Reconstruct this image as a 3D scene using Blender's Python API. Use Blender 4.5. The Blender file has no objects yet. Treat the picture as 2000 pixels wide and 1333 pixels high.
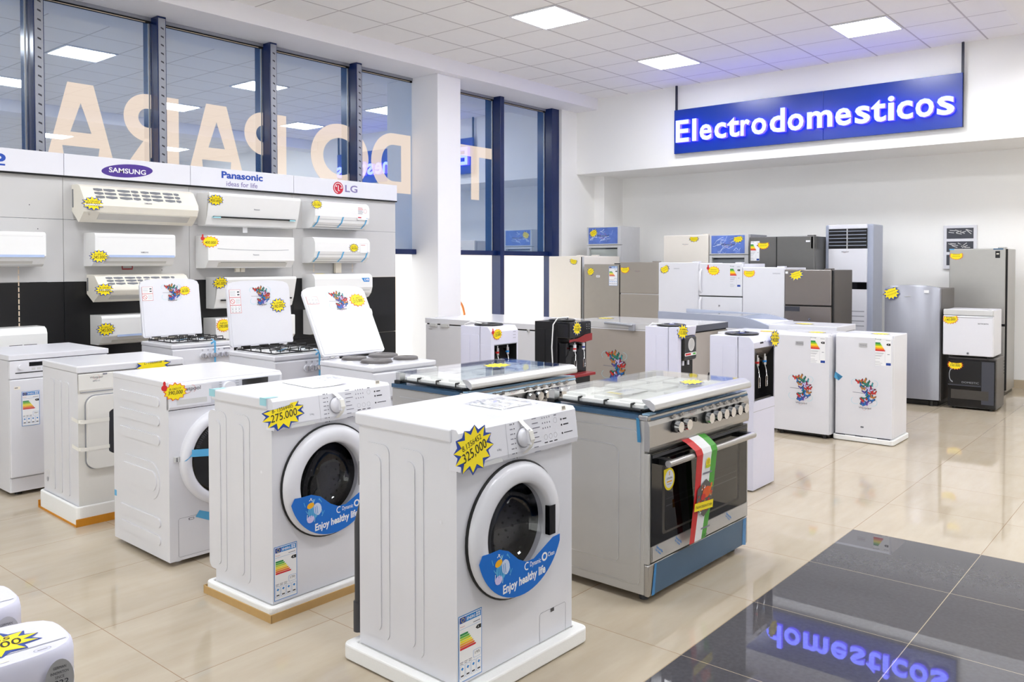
import bpy, bmesh, math, random
from mathutils import Vector, Matrix
PI = math.pi
random.seed(7)
scene = bpy.context.scene
C = scene.collection

# ------------------------------------------------------------------ camera
cam_data = bpy.data.cameras.new('camera')
cam = bpy.data.objects.new('camera', cam_data)
C.objects.link(cam)
cam.location = (0, 0, 1.42)
cam.rotation_euler = (PI / 2 - 0.0234, 0, 0.6844)
cam_data.sensor_width = 36
cam_data.lens = 1627.74 / 2000 * 36
cam_data.shift_x = (1000 - 1046.23) / 2000
cam_data.shift_y = (554.16 - 666.5) / 2000
cam_data.clip_start = 0.05
scene.camera = cam

# ------------------------------------------------------------------ daylight, exposure
world = bpy.data.worlds.new('daylight')
scene.world = world
world.use_nodes = True
_bg = world.node_tree.nodes['Background']
_bg.inputs['Color'].default_value = (1.0, 1.0, 1.0, 1)
_bg.inputs['Strength'].default_value = 2.9
scene.view_settings.view_transform = 'Standard'
scene.view_settings.look = 'None'
scene.view_settings.exposure = 0.02
scene.view_settings.gamma = 1.0
scene.view_settings.use_curve_mapping = False
PANEL_POWER = 37.0
scene.cycles.max_bounces = 10
scene.cycles.diffuse_bounces = 5
scene.cycles.glossy_bounces = 5
scene.cycles.transparent_max_bounces = 12
scene.cycles.sample_clamp_indirect = 6.0
scene.cycles.use_denoising = True

# ------------------------------------------------------------------ materials
M = {}


def sc(r, g, b):
    """sRGB 0-255 to linear"""
    def f(c):
        c /= 255.0
        return c / 12.92 if c <= 0.04045 else ((c + 0.055) / 1.055) ** 2.4
    return (f(r), f(g), f(b), 1)


def mat(name, col, rough=0.4, metal=0.0, noise=0.04, scale=14.0, bump=0.0, emit=None, estr=0.0, spec=0.5, coat=0.0, stretch=None):
    m = bpy.data.materials.new(name)
    m.use_nodes = True
    nt = m.node_tree
    b = nt.nodes['Principled BSDF']
    if isinstance(col, tuple) and max(col[:3]) > 1.0:
        col = sc(*col[:3])
    b.inputs['Roughness'].default_value = rough
    b.inputs['Metallic'].default_value = metal
    b.inputs['Specular IOR Level'].default_value = spec
    b.inputs['Coat Weight'].default_value = coat
    tc = nt.nodes.new('ShaderNodeTexCoord')
    nz = nt.nodes.new('ShaderNodeTexNoise')
    nz.inputs['Scale'].default_value = scale
    nz.inputs['Detail'].default_value = 3
    if stretch:
        mp = nt.nodes.new('ShaderNodeMapping')
        mp.inputs['Scale'].default_value = stretch
        nt.links.new(tc.outputs['Object'], mp.inputs['Vector'])
        nt.links.new(mp.outputs['Vector'], nz.inputs['Vector'])
    else:
        nt.links.new(tc.outputs['Object'], nz.inputs['Vector'])
    mx = nt.nodes.new('ShaderNodeMix')
    mx.data_type = 'RGBA'
    mx.inputs[6].default_value = tuple(c * (1 - noise) for c in col[:3]) + (1,)
    mx.inputs[7].default_value = tuple(min(1, c * (1 + noise)) for c in col[:3]) + (1,)
    nt.links.new(nz.outputs['Fac'], mx.inputs[0])
    nt.links.new(mx.outputs[2], b.inputs['Base Color'])
    if bump:
        bp = nt.nodes.new('ShaderNodeBump')
        bp.inputs['Strength'].default_value = bump
        bp.inputs['Distance'].default_value = 0.002
        nt.links.new(nz.outputs['Fac'], bp.inputs['Height'])
        nt.links.new(bp.outputs['Normal'], b.inputs['Normal'])
    if emit:
        b.inputs['Emission Color'].default_value = emit
        b.inputs['Emission Strength'].default_value = estr
    M[name] = m
    return m


mat('enamel', (224, 224, 230), 0.22, noise=0.015)
mat('enamel_warm', (226, 224, 220), 0.28, noise=0.02)
mat('plastic_white', (226, 226, 233), 0.33, noise=0.015)
mat('plastic_lilac', (218, 218, 236), 0.34, noise=0.015)
mat('ac_white', (238, 238, 238), 0.3, noise=0.015)
mat('ac_cream', (238, 233, 221), 0.38, noise=0.03)
mat('ac_vane', (205, 203, 198), 0.4, noise=0.03)
mat('ac_blue', (178, 196, 232), 0.2)
mat('grille_dark', (120, 122, 128), 0.6)
mat('cream', (241, 234, 223), 0.35, noise=0.015)
mat('black', (14, 14, 16), 0.3)
mat('black_gloss', (9, 9, 11), 0.09)
mat('black_matte', (18, 18, 20), 0.65)
mat('dark_gap', (10, 10, 12), 0.8)
mat('rubber', (60, 60, 64), 0.5)
mat('grey_line', (165, 165, 172), 0.5)
mat('ink', (45, 45, 55), 0.6)
mat('ink_soft', (125, 125, 138), 0.6)
mat('ink_black', (20, 20, 22), 0.6)
mat('steel', (178, 176, 174), 0.3, metal=0.9, noise=0.05, scale=8, stretch=(1, 1, 60))
mat('steel_dark', (140, 138, 136), 0.34, metal=0.85, noise=0.05, scale=8, stretch=(60, 1, 1))
mat('silver_paint', (186, 184, 180), 0.36, metal=0.35, noise=0.03)
mat('chrome', (220, 220, 222), 0.12, metal=1.0)
mat('alu', (205, 205, 205), 0.32, metal=0.75, noise=0.03)
mat('grey_beige', (168, 162, 152), 0.36, metal=0.45, noise=0.04)
mat('grey_fridge', (172, 165, 155), 0.33, metal=0.5, noise=0.04, scale=3)
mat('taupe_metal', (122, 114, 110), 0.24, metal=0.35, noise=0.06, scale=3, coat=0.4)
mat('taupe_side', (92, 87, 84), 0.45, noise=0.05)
mat('dark_grey_metal', (116, 115, 112), 0.33, metal=0.5, noise=0.04)
mat('silver_blue', (150, 151, 160), 0.3, metal=0.5, noise=0.04, scale=4, stretch=(12, 1, 1))
mat('light_grey', (205, 205, 205), 0.4)
mat('mid_grey', (150, 152, 160), 0.4)
mat('blue_grey', (168, 174, 192), 0.35)
mat('taupe_chest', (176, 168, 160), 0.33, metal=0.25, noise=0.03)
mat('foam', (242, 242, 241), 0.85, noise=0.03, scale=160, bump=0.25)
mat('foam_cream', (236, 228, 212), 0.85, noise=0.05, scale=120, bump=0.25)
mat('cardboard', (196, 160, 104), 0.8, noise=0.06, scale=40)
mat('cardboard_orange', (206, 136, 26), 0.7, noise=0.08, scale=40)
mat('yellow', (250, 226, 10), 0.5, noise=0.01)
mat('sticker_blue', (20, 60, 150), 0.5, noise=0.01)
mat('sticker_red', (226, 90, 30), 0.5, noise=0.01)
mat('sticker_white', (235, 235, 235), 0.5, noise=0.01)
mat('red', (206, 34, 38), 0.45, noise=0.02)
mat('dark_red', (140, 26, 32), 0.3, noise=0.02)
mat('paper', (240, 240, 242), 0.55, noise=0.01)
mat('paper_blue', (200, 214, 240), 0.55, noise=0.01)
mat('label_blue', (30, 130, 205), 0.5, noise=0.01)
mat('flag_blue', (18, 62, 150), 0.5, noise=0.01)
mat('crescent', (8, 106, 200), 0.35, noise=0.02)
mat('tape_blue', (88, 172, 220), 0.4, noise=0.03)
mat('tape_pale', (160, 214, 226), 0.4, noise=0.03)
mat('tape_white', (238, 236, 230), 0.35, noise=0.02)
mat('steel_tall', (172, 170, 166), 0.33, metal=0.5, noise=0.04)
mat('decal_sheet', (219, 219, 225), 0.35, noise=0.01)
mat('film_blue', (66, 98, 128), 0.22, metal=0.35, noise=0.08, scale=6)
mat('film_light', (150, 184, 210), 0.18, noise=0.2, scale=60, bump=0.8)
mat('film_edge', (40, 120, 180), 0.2, noise=0.2, scale=30, bump=0.6)
mat('green_flag', (70, 160, 50), 0.45)
mat('orange', (226, 120, 40), 0.5)
mat('logo_red', (200, 70, 70), 0.5)
mat('brand_blue', (20, 70, 170), 0.4)
mat('brand_violet', (70, 40, 140), 0.4)
mat('brand_grey', (130, 120, 170), 0.4)
mat('brand_red', (196, 20, 50), 0.4)
mat('navy', (14, 36, 88), 0.22, noise=0.05)
mat('sign_blue', (6, 52, 150), 0.26, noise=0.08, scale=5)
mat('sign_rod', (40, 42, 60), 0.4)
mat('wall_paint', (251, 250, 248), 0.75, noise=0.015, scale=3, bump=0.05)
mat('wall_cool', (246, 245, 249), 0.7, noise=0.015, scale=3)
mat('skirting_tile', (196, 180, 156), 0.25, noise=0.05)
mat('board_grey', (200, 199, 199), 0.55, noise=0.03, scale=2)
mat('board_black', (9, 9, 11), 0.3, noise=0.3, scale=3)
mat('header_white', (226, 226, 234), 0.4, noise=0.01)
mat('slot_light', (235, 215, 190), 0.6)
mat('galvanised', (152, 155, 165), 0.4, metal=0.35, noise=0.08, scale=30)
mat('hob_plate', (96, 92, 92), 0.5, noise=0.1)
mat('iron', (24, 24, 26), 0.55)
mat('marble_blue', (96, 124, 200), 0.35, noise=0.45, scale=7)
mat('cooler_inside', (186, 206, 208), 0.3, noise=0.08)
mat('oven_inside', (62, 58, 54), 0.5, noise=0.1)
mat('steel_drum', (150, 150, 154), 0.22, metal=0.9, noise=0.25, scale=50, bump=0.3)
mat('drum_dark', (14, 14, 16), 0.25, metal=0.3)
mat('grey_glass_top', (206, 206, 208), 0.08, noise=0.02)
mat('gravel', (214, 206, 196), 0.9, noise=0.1, scale=3)
mat('facade', (236, 220, 206), 0.9, noise=0.06)
mat('brick_pale', (222, 190, 166), 0.9, noise=0.1)
mat('dark_panel', (60, 62, 72), 0.35)
mat('knob_blue', (40, 60, 150), 0.4)
for i, c in enumerate([(200, 40, 36), (190, 120, 50), (40, 130, 110), (30, 110, 190), (90, 70, 160), (150, 40, 90), (60, 160, 170), (205, 195, 235)]):
    mat('wing%d' % i, c, 0.5, noise=0.1, scale=60)
for i, c in enumerate([(0, 130, 60), (90, 175, 45), (190, 205, 30), (248, 226, 20), (240, 176, 20), (230, 110, 30), (206, 20, 30)]):
    mat('arrow%d' % i, c, 0.5, noise=0.01)


def glassy(name, tint, mixf, rough=0.02, gcol=(1, 1, 1, 1)):
    """thin clear sheet: mostly transparent, with a glossy sheen that grows at grazing angles"""
    m = bpy.data.materials.new(name)
    m.use_nodes = True
    nt = m.node_tree
    for n in list(nt.nodes):
        if n.type != 'OUTPUT_MATERIAL':
            nt.nodes.remove(n)
    out = [n for n in nt.nodes if n.type == 'OUTPUT_MATERIAL'][0]
    tr = nt.nodes.new('ShaderNodeBsdfTransparent')
    tr.inputs['Color'].default_value = tint
    gl = nt.nodes.new('ShaderNodeBsdfGlossy')
    gl.inputs['Roughness'].default_value = rough
    gl.inputs['Color'].default_value = gcol
    lw = nt.nodes.new('ShaderNodeLayerWeight')
    lw.inputs['Blend'].default_value = 0.5
    pw = nt.nodes.new('ShaderNodeMath')
    pw.operation = 'POWER'
    pw.inputs[1].default_value = 4.5
    nt.links.new(lw.outputs['Facing'], pw.inputs[0])
    ad = nt.nodes.new('ShaderNodeMath')
    ad.operation = 'MULTIPLY_ADD'
    ad.use_clamp = True
    ad.inputs[1].default_value = 0.9
    ad.inputs[2].default_value = 0.025 + mixf
    nt.links.new(pw.outputs[0], ad.inputs[0])
    mx = nt.nodes.new('ShaderNodeMixShader')
    nt.links.new(ad.outputs[0], mx.inputs[0])
    nt.links.new(tr.outputs[0], mx.inputs[1])
    nt.links.new(gl.outputs[0], mx.inputs[2])
    nt.links.new(mx.outputs[0], out.inputs[0])
    M[name] = m


glassy('glass', (0.97, 0.985, 0.97, 1), 0.0)
glassy('glass_lid', (0.985, 0.995, 0.985, 1), 0.03)
glassy('glass_dark', (0.30, 0.30, 0.31, 1), 0.02)
glassy('glass_drum', (0.72, 0.72, 0.74, 1), 0.02)
glassy('glass_oven', (0.20, 0.19, 0.18, 1), 0.03)
glassy('plastic_film', (0.94, 0.95, 0.96, 1), 0.10, rough=0.12)


def film_pane(name):
    """window pane with a navy backing film: dark blue body under a strong mirror reflection"""
    m = bpy.data.materials.new(name)
    m.use_nodes = True
    nt = m.node_tree
    b = nt.nodes['Principled BSDF']
    out = [n for n in nt.nodes if n.type == 'OUTPUT_MATERIAL'][0]
    nz = nt.nodes.new('ShaderNodeTexNoise')
    nz.inputs['Scale'].default_value = 1.3
    cr = nt.nodes.new('ShaderNodeMix')
    cr.data_type = 'RGBA'
    cr.inputs[6].default_value = (0.03, 0.17, 0.46, 1)
    cr.inputs[7].default_value = (0.04, 0.19, 0.50, 1)  # blue raised above navy, standing in for daylight through the film
    nt.links.new(nz.outputs['Fac'], cr.inputs[0])
    nt.links.new(cr.outputs[2], b.inputs['Base Color'])
    b.inputs['Roughness'].default_value = 0.4
    gl = nt.nodes.new('ShaderNodeBsdfGlossy')
    gl.inputs['Roughness'].default_value = 0.012
    gl.inputs['Color'].default_value = (0.88, 0.94, 1.0, 1)
    mx = nt.nodes.new('ShaderNodeMixShader')
    mx.inputs[0].default_value = 0.64
    nt.links.new(b.outputs[0], mx.inputs[1])
    nt.links.new(gl.outputs[0], mx.inputs[2])
    nt.links.new(mx.outputs[0], out.inputs[0])
    M[name] = m


film_pane('film_pane')


def glow(name, col, strength, gloss=0.0):
    m = bpy.data.materials.new(name)
    m.use_nodes = True
    nt = m.node_tree
    for n in list(nt.nodes):
        if n.type != 'OUTPUT_MATERIAL':
            nt.nodes.remove(n)
    out = [n for n in nt.nodes if n.type == 'OUTPUT_MATERIAL'][0]
    em = nt.nodes.new('ShaderNodeEmission')
    em.inputs['Color'].default_value = col
    em.inputs['Strength'].default_value = strength
    if gloss:
        gl = nt.nodes.new('ShaderNodeBsdfGlossy')
        gl.inputs['Roughness'].default_value = 0.012
        mx = nt.nodes.new('ShaderNodeMixShader')
        mx.inputs[0].default_value = gloss
        nt.links.new(em.outputs[0], mx.inputs[1])
        nt.links.new(gl.outputs[0], mx.inputs[2])
        nt.links.new(mx.outputs[0], out.inputs[0])
    else:
        nt.links.new(em.outputs[0], out.inputs[0])
    M[name] = m


glow('panel_light', (0.94, 0.965, 1.0, 1), PANEL_POWER)
glow('panel_rim', (1, 0.985, 0.96, 1), 1.0)
glow('letter_face', (0.15, 0.18, 1.0, 1), 6.5)
glow('letter_side', (0.07, 0.04, 1.0, 1), 4.5)
glow('letter_daylight_glow', (1.0, 0.83, 0.70, 1), 0.95, gloss=0.22)  # emission stands in for daylight shining through the vinyl letters


def tiles_ceiling(name):
    m = bpy.data.materials.new(name)
    m.use_nodes = True
    nt = m.node_tree
    b = nt.nodes['Principled BSDF']
    L = nt.links.new
    geo = nt.nodes.new('ShaderNodeNewGeometry')
    sep = nt.nodes.new('ShaderNodeSeparateXYZ')
    L(geo.outputs['Position'], sep.inputs[0])

    def math_(op, a, bval=None, clamp=False):
        n = nt.nodes.new('ShaderNodeMath')
        n.operation = op
        n.use_clamp = clamp
        for k, v in enumerate((a, bval)):
            if v is None:
                continue
            if isinstance(v, (int, float)):
                n.inputs[k].default_value = v
            else:
                L(v, n.inputs[k])
        return n.outputs[0]

    def line(coord, o, step, half):
        t = math_('DIVIDE', math_('SUBTRACT', coord, o), step)
        d = math_('ABSOLUTE', math_('SUBTRACT', math_('FRACT', math_('ADD', t, 100.5)), 0.5))
        return math_('LESS_THAN', d, half / step)
    lx = line(sep.outputs[0], -6.416, 0.564, 0.009)
    ly = line(sep.outputs[1], 4.943, 0.564, 0.007)
    mask = math_('MAXIMUM', lx, ly)
    nz = nt.nodes.new('ShaderNodeTexNoise')
    nz.inputs['Scale'].default_value = 90
    mx0 = nt.nodes.new('ShaderNodeMix')
    mx0.data_type = 'RGBA'
    mx0.inputs[6].default_value = sc(248, 246, 245)
    mx0.inputs[7].default_value = sc(251, 250, 249)
    L(nz.outputs['Fac'], mx0.inputs[0])
    mx = nt.nodes.new('ShaderNodeMix')
    mx.data_type = 'RGBA'
    L(mask, mx.inputs[0])
    L(mx0.outputs[2], mx.inputs[6])
    mx.inputs[7].default_value = sc(200, 195, 196)
    L(mx.outputs[2], b.inputs['Base Color'])
    b.inputs['Roughness'].default_value = 0.85
    M[name] = m


tiles_ceiling('ceiling_tiles')


def tiles_floor(name):
    m = bpy.data.materials.new(name)
    m.use_nodes = True
    nt = m.node_tree
    b = nt.nodes['Principled BSDF']
    L = nt.links.new
    geo = nt.nodes.new('ShaderNodeNewGeometry')
    sep = nt.nodes.new('ShaderNodeSeparateXYZ')
    L(geo.outputs['Position'], sep.inputs[0])

    def math_(op, a, bval=None):
        n = nt.nodes.new('ShaderNodeMath')
        n.operation = op
        for k, v in enumerate((a, bval)):
            if v is None:
                continue
            if isinstance(v, (int, float)):
                n.inputs[k].default_value = v
            else:
                L(v, n.inputs[k])
        return n.outputs[0]

    OX, OY, S = -1.4845, 4.5037, 0.6166

    def cell(coord, o):
        return math_('ADD', math_('DIVIDE', math_('SUBTRACT', coord, o), S), 100.0)

    def line(t, half):
        d = math_('ABSOLUTE', math_('SUBTRACT', math_('FRACT', math_('ADD', t, 0.5)), 0.5))
        return math_('LESS_THAN', d, half / S)
    tx, ty = cell(sep.outputs[0], OX), cell(sep.outputs[1], OY)
    mask = math_('MAXIMUM', line(tx, 0.0016), line(ty, 0.0014))
    dark = math_('MULTIPLY', math_('GREATER_THAN', sep.outputs[0], OX), math_('LESS_THAN', sep.outputs[1], OY))
    # marble streaks, shifted tile by tile
    com = nt.nodes.new('ShaderNodeCombineXYZ')
    shift = math_('MULTIPLY', math_('FLOOR', tx), 3.7)
    shift2 = math_('MULTIPLY', math_('FLOOR', ty), 5.3)
    L(math_('ADD', math_('MULTIPLY', sep.outputs[0], 6.0), shift), com.inputs[0])
    L(math_('ADD', math_('MULTIPLY', sep.outputs[1], 1.3), shift2), com.inputs[1])
    L(math_('ADD', shift, shift2), com.inputs[2])
    nz = nt.nodes.new('ShaderNodeTexNoise')
    nz.inputs['Scale'].default_value = 1.6
    nz.inputs['Detail'].default_value = 6
    nz.inputs['Roughness'].default_value = 0.62
    L(com.outputs[0], nz.inputs['Vector'])
    ramp = nt.nodes.new('ShaderNodeValToRGB')
    ramp.color_ramp.elements[0].position = 0.3
    ramp.color_ramp.elements[0].color = sc(180, 166, 145)
    ramp.color_ramp.elements[1].position = 0.7
    ramp.color_ramp.elements[1].color = sc(189, 177, 158)
    L(nz.outputs['Fac'], ramp.inputs[0])
    sp = nt.nodes.new('ShaderNodeTexNoise')
    sp.inputs['Scale'].default_value = 60
    sp.inputs['Detail'].default_value = 5
    rampb = nt.nodes.new('ShaderNodeValToRGB')
    rampb.color_ramp.elements[0].position = 0.3
    rampb.color_ramp.elements[0].color = sc(76, 75, 79)
    rampb.color_ramp.elements[1].position = 0.75
    rampb.color_ramp.elements[1].color = sc(84, 83, 88)
    L(geo.outputs['Position'], sp.inputs['Vector'])
    L(sp.outputs['Fac'], rampb.inputs[0])

    def mixc(f, a, bb):
        n = nt.nodes.new('ShaderNodeMix')
        n.data_type = 'RGBA'
        L(f, n.inputs[0])
        for k, v in ((6, a), (7, bb)):
            if isinstance(v, tuple):
                n.inputs[k].default_value = v
            else:
                L(v, n.inputs[k])
        return n.outputs[2]
    base = mixc(dark, ramp.outputs[0], rampb.outputs[0])
    grout = mixc(dark, sc(150, 124, 98), sc(176, 164, 140))
    col = mixc(mask, base, grout)
    L(col, b.inputs['Base Color'])
    b.inputs['Roughness'].default_value = 0.055
    b.inputs['IOR'].default_value = 1.52
    rm = nt.nodes.new('ShaderNodeMapRange')
    rm.inputs[3].default_value = 0.015
    rm.inputs[4].default_value = 0.06
    L(nz.outputs['Fac'], rm.inputs[0])
    keep = math_('SUBTRACT', 1.0, math_('MULTIPLY', dark, 0.7))
    L(math_('MULTIPLY', rm.outputs[0], keep), b.inputs['Roughness'])
    M[name] = m


tiles_floor('floor_tiles')

# ------------------------------------------------------------------ mesh helpers


class Frame:
    """a drawing plane: origin, right, up, outward normal"""
    def __init__(self, o, u, v):
        self.o, self.u, self.v = Vector(o), Vector(u).normalized(), Vector(v).normalized()
        self.n = self.u.cross(self.v)

    def at(self, a, b, c=0.0):
        return self.o + self.u * a + self.v * b + self.n * c

    def sub(self, a, b, rot=0.0, off=0.0, tilt=0.0):
        cr, sr = math.cos(rot), math.sin(rot)
        u = self.u * cr + self.v * sr
        v = -self.u * sr + self.v * cr
        if tilt:
            v = v * math.cos(tilt) + self.n * math.sin(tilt)
        return Frame(self.at(a, b, off), u, v)


FRONT = Frame((0, 0, 0), (1, 0, 0), (0, 0, 1))
LEFT = Frame((0, 0, 0), (0, -1, 0), (0, 0, 1))
TOP = Frame((0, 0, 0), (1, 0, 0), (0, 1, 0))


def front(y=0.0):
    return Frame((0, y, 0), (1, 0, 0), (0, 0, 1))


def right(x):
    return Frame((x, 0, 0), (0, 1, 0), (0, 0, 1))


def top(z):
    return Frame((0, 0, z), (1, 0, 0), (0, 1, 0))


_ts = bpy.data.scenes.new('lettering')
_cache = {}


def glyphs(s, bold, shear):
    key = (s, bold, shear)
    if key not in _cache:
        cu = bpy.data.curves.new('t', 'FONT')
        cu.body = s
        cu.size = 1
        cu.resolution_u = 3
        cu.offset = bold
        cu.shear = shear
        ob = bpy.data.objects.new('t', cu)
        _ts.collection.objects.link(ob)
        vl = _ts.view_layers[0]
        vl.update()
        ev = ob.evaluated_get(vl.depsgraph)
        me = ev.to_mesh()
        vs = [(v.co.x, v.co.y) for v in me.vertices]
        fs = [tuple(p.vertices) for p in me.polygons]
        ev.to_mesh_clear()
        bpy.data.objects.remove(ob)
        bpy.data.curves.remove(cu)
        if vs:
            x0, x1 = min(v[0] for v in vs), max(v[0] for v in vs)
            y0, y1 = min(v[1] for v in vs), max(v[1] for v in vs)
        else:
            x0 = x1 = y0 = y1 = 0
        _cache[key] = (vs, fs, x0, x1, y0, y1)
    return _cache[key]


def rrect(x0, y0, x1, y1, r, n=4):
    if r <= 0:
        return [(x0, y0), (x1, y0), (x1, y1), (x0, y1)]
    r = min(r, (x1 - x0) / 2 * 0.999, (y1 - y0) / 2 * 0.999)
    pts = []
    for cx, cy, a0 in ((x1 - r, y0 + r, -PI / 2), (x1 - r, y1 - r, 0), (x0 + r, y1 - r, PI / 2), (x0 + r, y0 + r, PI)):
        for k in range(n + 1):
            a = a0 + PI / 2 * k / n
            pts.append((cx + r * math.cos(a), cy + r * math.sin(a)))
    return pts


def ell(cx, cy, rx, ry, n=24, a0=0.0):
    return [(cx + rx * math.cos(a0 + 2 * PI * k / n), cy + ry * math.sin(a0 + 2 * PI * k / n)) for k in range(n)]


def star(cx, cy, rx, ry, n, inner, jit=0.0, seed=1, cut=None):
    rnd = random.Random(seed)
    pts = []
    for k in range(2 * n):
        f = 1.0 if k % 2 == 0 else inner
        f *= 1 + jit * (rnd.random() - 0.5) * 2
        a = PI * k / n + 0.12
        x, y = cx + rx * f * math.cos(a), cy + ry * f * math.sin(a)
        if cut is not None and y > cy + ry * cut:
            # the top of the card is trimmed along a sagging line
            y = cy + ry * (cut - 0.16 * (1 - ((x - cx) / rx) ** 2))
        pts.append((x, y))
    return pts


class MB:
    def __init__(self):
        self.v, self.f, self.mi, self.sm, self.mats = [], [], [], [], []

    def _m(self, m):
        if m not in self.mats:
            self.mats.append(m)
        return self.mats.index(m)

    def add(self, vs, fs, m, smooth=False):
        k = len(self.v)
        self.v.extend(tuple(v) for v in vs)
        i = self._m(m)
        for f in fs:
            self.f.append(tuple(k + a for a in f))
            self.mi.append(i)
            self.sm.append(smooth)
        return self

    def box(self, x0, y0, z0, x1, y1, z1, m):
        vs = [(x, y, z) for z in (z0, z1) for y in (y0, y1) for x in (x0, x1)]
        return self.add(vs, [(0, 2, 3, 1), (4, 5, 7, 6), (0, 1, 5, 4), (1, 3, 7, 5), (3, 2, 6, 7), (2, 0, 4, 6)], m)

    def poly(self, fr, pts, m, off=0.0006, depth=0.0, smooth=False, back=True):
        """flat shape on a frame, or a slab from off to off+depth"""
        n = len(pts)
        if depth == 0:
            return self.add([fr.at(a, b, off) for a, b in pts], [tuple(range(n))], m)
        vs = [fr.at(a, b, off) for a, b in pts] + [fr.at(a, b, off + depth) for a, b in pts]
        self.add(vs, [tuple(range(n, 2 * n))] + ([tuple(reversed(range(n)))] if back else []), m)
        self.add(vs, [(k, (k + 1) % n, n + (k + 1) % n, n + k) for k in range(n)], m, smooth)
        return self

    def rect(self, fr, x0, y0, x1, y1, m, off=0.0006, depth=0.0, r=0.0):
        return self.poly(fr, rrect(x0, y0, x1, y1, r), m, off, depth)

    def holed(self, fr, x0, y0, x1, y1, cx, cy, rx, ry, m, off=0.0, seg=48):
        """rectangle with an elliptic hole"""
        angs = [2 * PI * k / seg for k in range(seg)]
        for qx, qy in ((x0, y0), (x1, y0), (x1, y1), (x0, y1)):
            angs.append(math.atan2(qy - cy, qx - cx) % (2 * PI))
        angs = sorted(set(round(a, 6) for a in angs))
        inn, out = [], []
        for a in angs:
            c, s = math.cos(a), math.sin(a)
            t = min([(x1 - cx) / c if c > 1e-9 else 1e9, (x0 - cx) / c if c < -1e-9 else 1e9,
                     (y1 - cy) / s if s > 1e-9 else 1e9, (y0 - cy) / s if s < -1e-9 else 1e9])
            out.append((cx + c * t, cy + s * t))
            k = 1 / math.sqrt((c / rx) ** 2 + (s / ry) ** 2)
            inn.append((cx + c * k, cy + s * k))
        n = len(angs)
        vs = [fr.at(a, b, off) for a, b in inn] + [fr.at(a, b, off) for a, b in out]
        return self.add(vs, [(k, n + k, n + (k + 1) % n, (k + 1) % n) for k in range(n)], m)

    def rim(self, fr, outer, inner, h0, h1, m):
        """closed wall between two outlines of equal count"""
        n = len(outer)
        vs = [fr.at(a, b, h) for h in (h0, h1) for a, b in outer] + [fr.at(a, b, h) for h in (h0, h1) for a, b in inner]
        fs = []
        for k in range(n):
            q = (k + 1) % n
            fs += [(k, q, n + q, n + k), (n + k, n + q, 3 * n + q, 3 * n + k), (3 * n + k, 3 * n + q, 2 * n + q, 2 * n + k), (2 * n + k, 2 * n + q, q, k)]
        return self.add(vs, fs, m)

    def ring(self, fr, cx, cy, r0, r1, m, off=0.0006, seg=32, a0=0.0, a1=2 * PI, ky=1.0):
        full = abs(a1 - a0 - 2 * PI) < 1e-6
        n = seg if full else seg + 1
        A = [a0 + (a1 - a0) * k / seg for k in range(n)]
        vs = [fr.at(cx + r0 * math.cos(a), cy + ky * r0 * math.sin(a), off) for a in A] + [fr.at(cx + r1 * math.cos(a), cy + ky * r1 * math.sin(a), off) for a in A]
        return self.add(vs, [(k, n + k, n + (k + 1) % n, (k + 1) % n) for k in range(n if full else n - 1)], m)

    def lathe(self, fr, cx, cy, prof, m, seg=40, smooth=True, ky=1.0):
        """prof: (radius, height along normal); turned about the frame normal through (cx, cy)"""
        vs, fs = [], []
        for r, h in prof:
            for k in range(seg):
                a = 2 * PI * k / seg
                vs.append(fr.at(cx + r * math.cos(a), cy + ky * r * math.sin(a), h))
        for j in range(len(prof) - 1):
            for k in range(seg):
                k2 = (k + 1) % seg
                fs.append((j * seg + k, j * seg + k2, (j + 1) * seg + k2, (j + 1) * seg + k))
        return self.add(vs, fs, m, smooth)

    def disc(self, fr, cx, cy, r, m, off=0.0006, seg=24, ky=1.0):
        return self.poly(fr, ell(cx, cy, r, r * ky, seg), m, off)

    def cyl(self, fr, cx, cy, r, h0, h1, m, seg=24, r1=None):
        r1 = r if r1 is None else r1
        self.lathe(fr, cx, cy, [(r, h0), (r1, h1)], m, seg)
        self.add([fr.at(*p, h1) for p in ell(cx, cy, r1, r1, seg)], [tuple(range(seg))], m)
        self.add([fr.at(*p, h0) for p in ell(cx, cy, r, r, seg)], [tuple(reversed(range(seg)))], m)
        return self

    def tube(self, path, r, m, seg=8, caps=True):
        P = [Vector(p) for p in path]
        n = len(P)
        vs, fs = [], []
        prev = None
        for i in range(n):
            d = (P[min(i + 1, n - 1)] - P[max(i - 1, 0)]).normalized()
            if prev is None:
                a = Vector((0, 0, 1)) if abs(d.z) < 0.9 else Vector((1, 0, 0))
                s = d.cross(a).normalized()
            else:
                s = (prev - d * prev.dot(d)).normalized()
            prev = s
            t = d.cross(s)
            for k in range(seg):
                an = 2 * PI * k / seg
                vs.append(P[i] + s * (r * math.cos(an)) + t * (r * math.sin(an)))
        for i in range(n - 1):
            for k in range(seg):
                k2 = (k + 1) % seg
                fs.append((i * seg + k, i * seg + k2, (i + 1) * seg + k2, (i + 1) * seg + k))
        self.add(vs, fs, m, True)
        if caps:
            self.add(vs[:seg], [tuple(reversed(range(seg)))], m)
            self.add(vs[-seg:], [tuple(range(seg))], m)
        return self

    def strip(self, fr, pts, w, m, off=0.0008):
        """a drawn line of width w along pts"""
        L, R = [], []
        n = len(pts)
        for i in range(n):
            ax, ay = pts[max(i - 1, 0)]
            bx, by = pts[min(i + 1, n - 1)]
            dx, dy = bx - ax, by - ay
            q = math.hypot(dx, dy) or 1
            nx, ny = -dy / q * w / 2, dx / q * w / 2
            x, y = pts[i]
            L.append(fr.at(x + nx, y + ny, off))
            R.append(fr.at(x - nx, y - ny, off))
        return self.add(R + L, [(i, i + 1, n + i + 1, n + i) for i in range(n - 1)], m)

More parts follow.
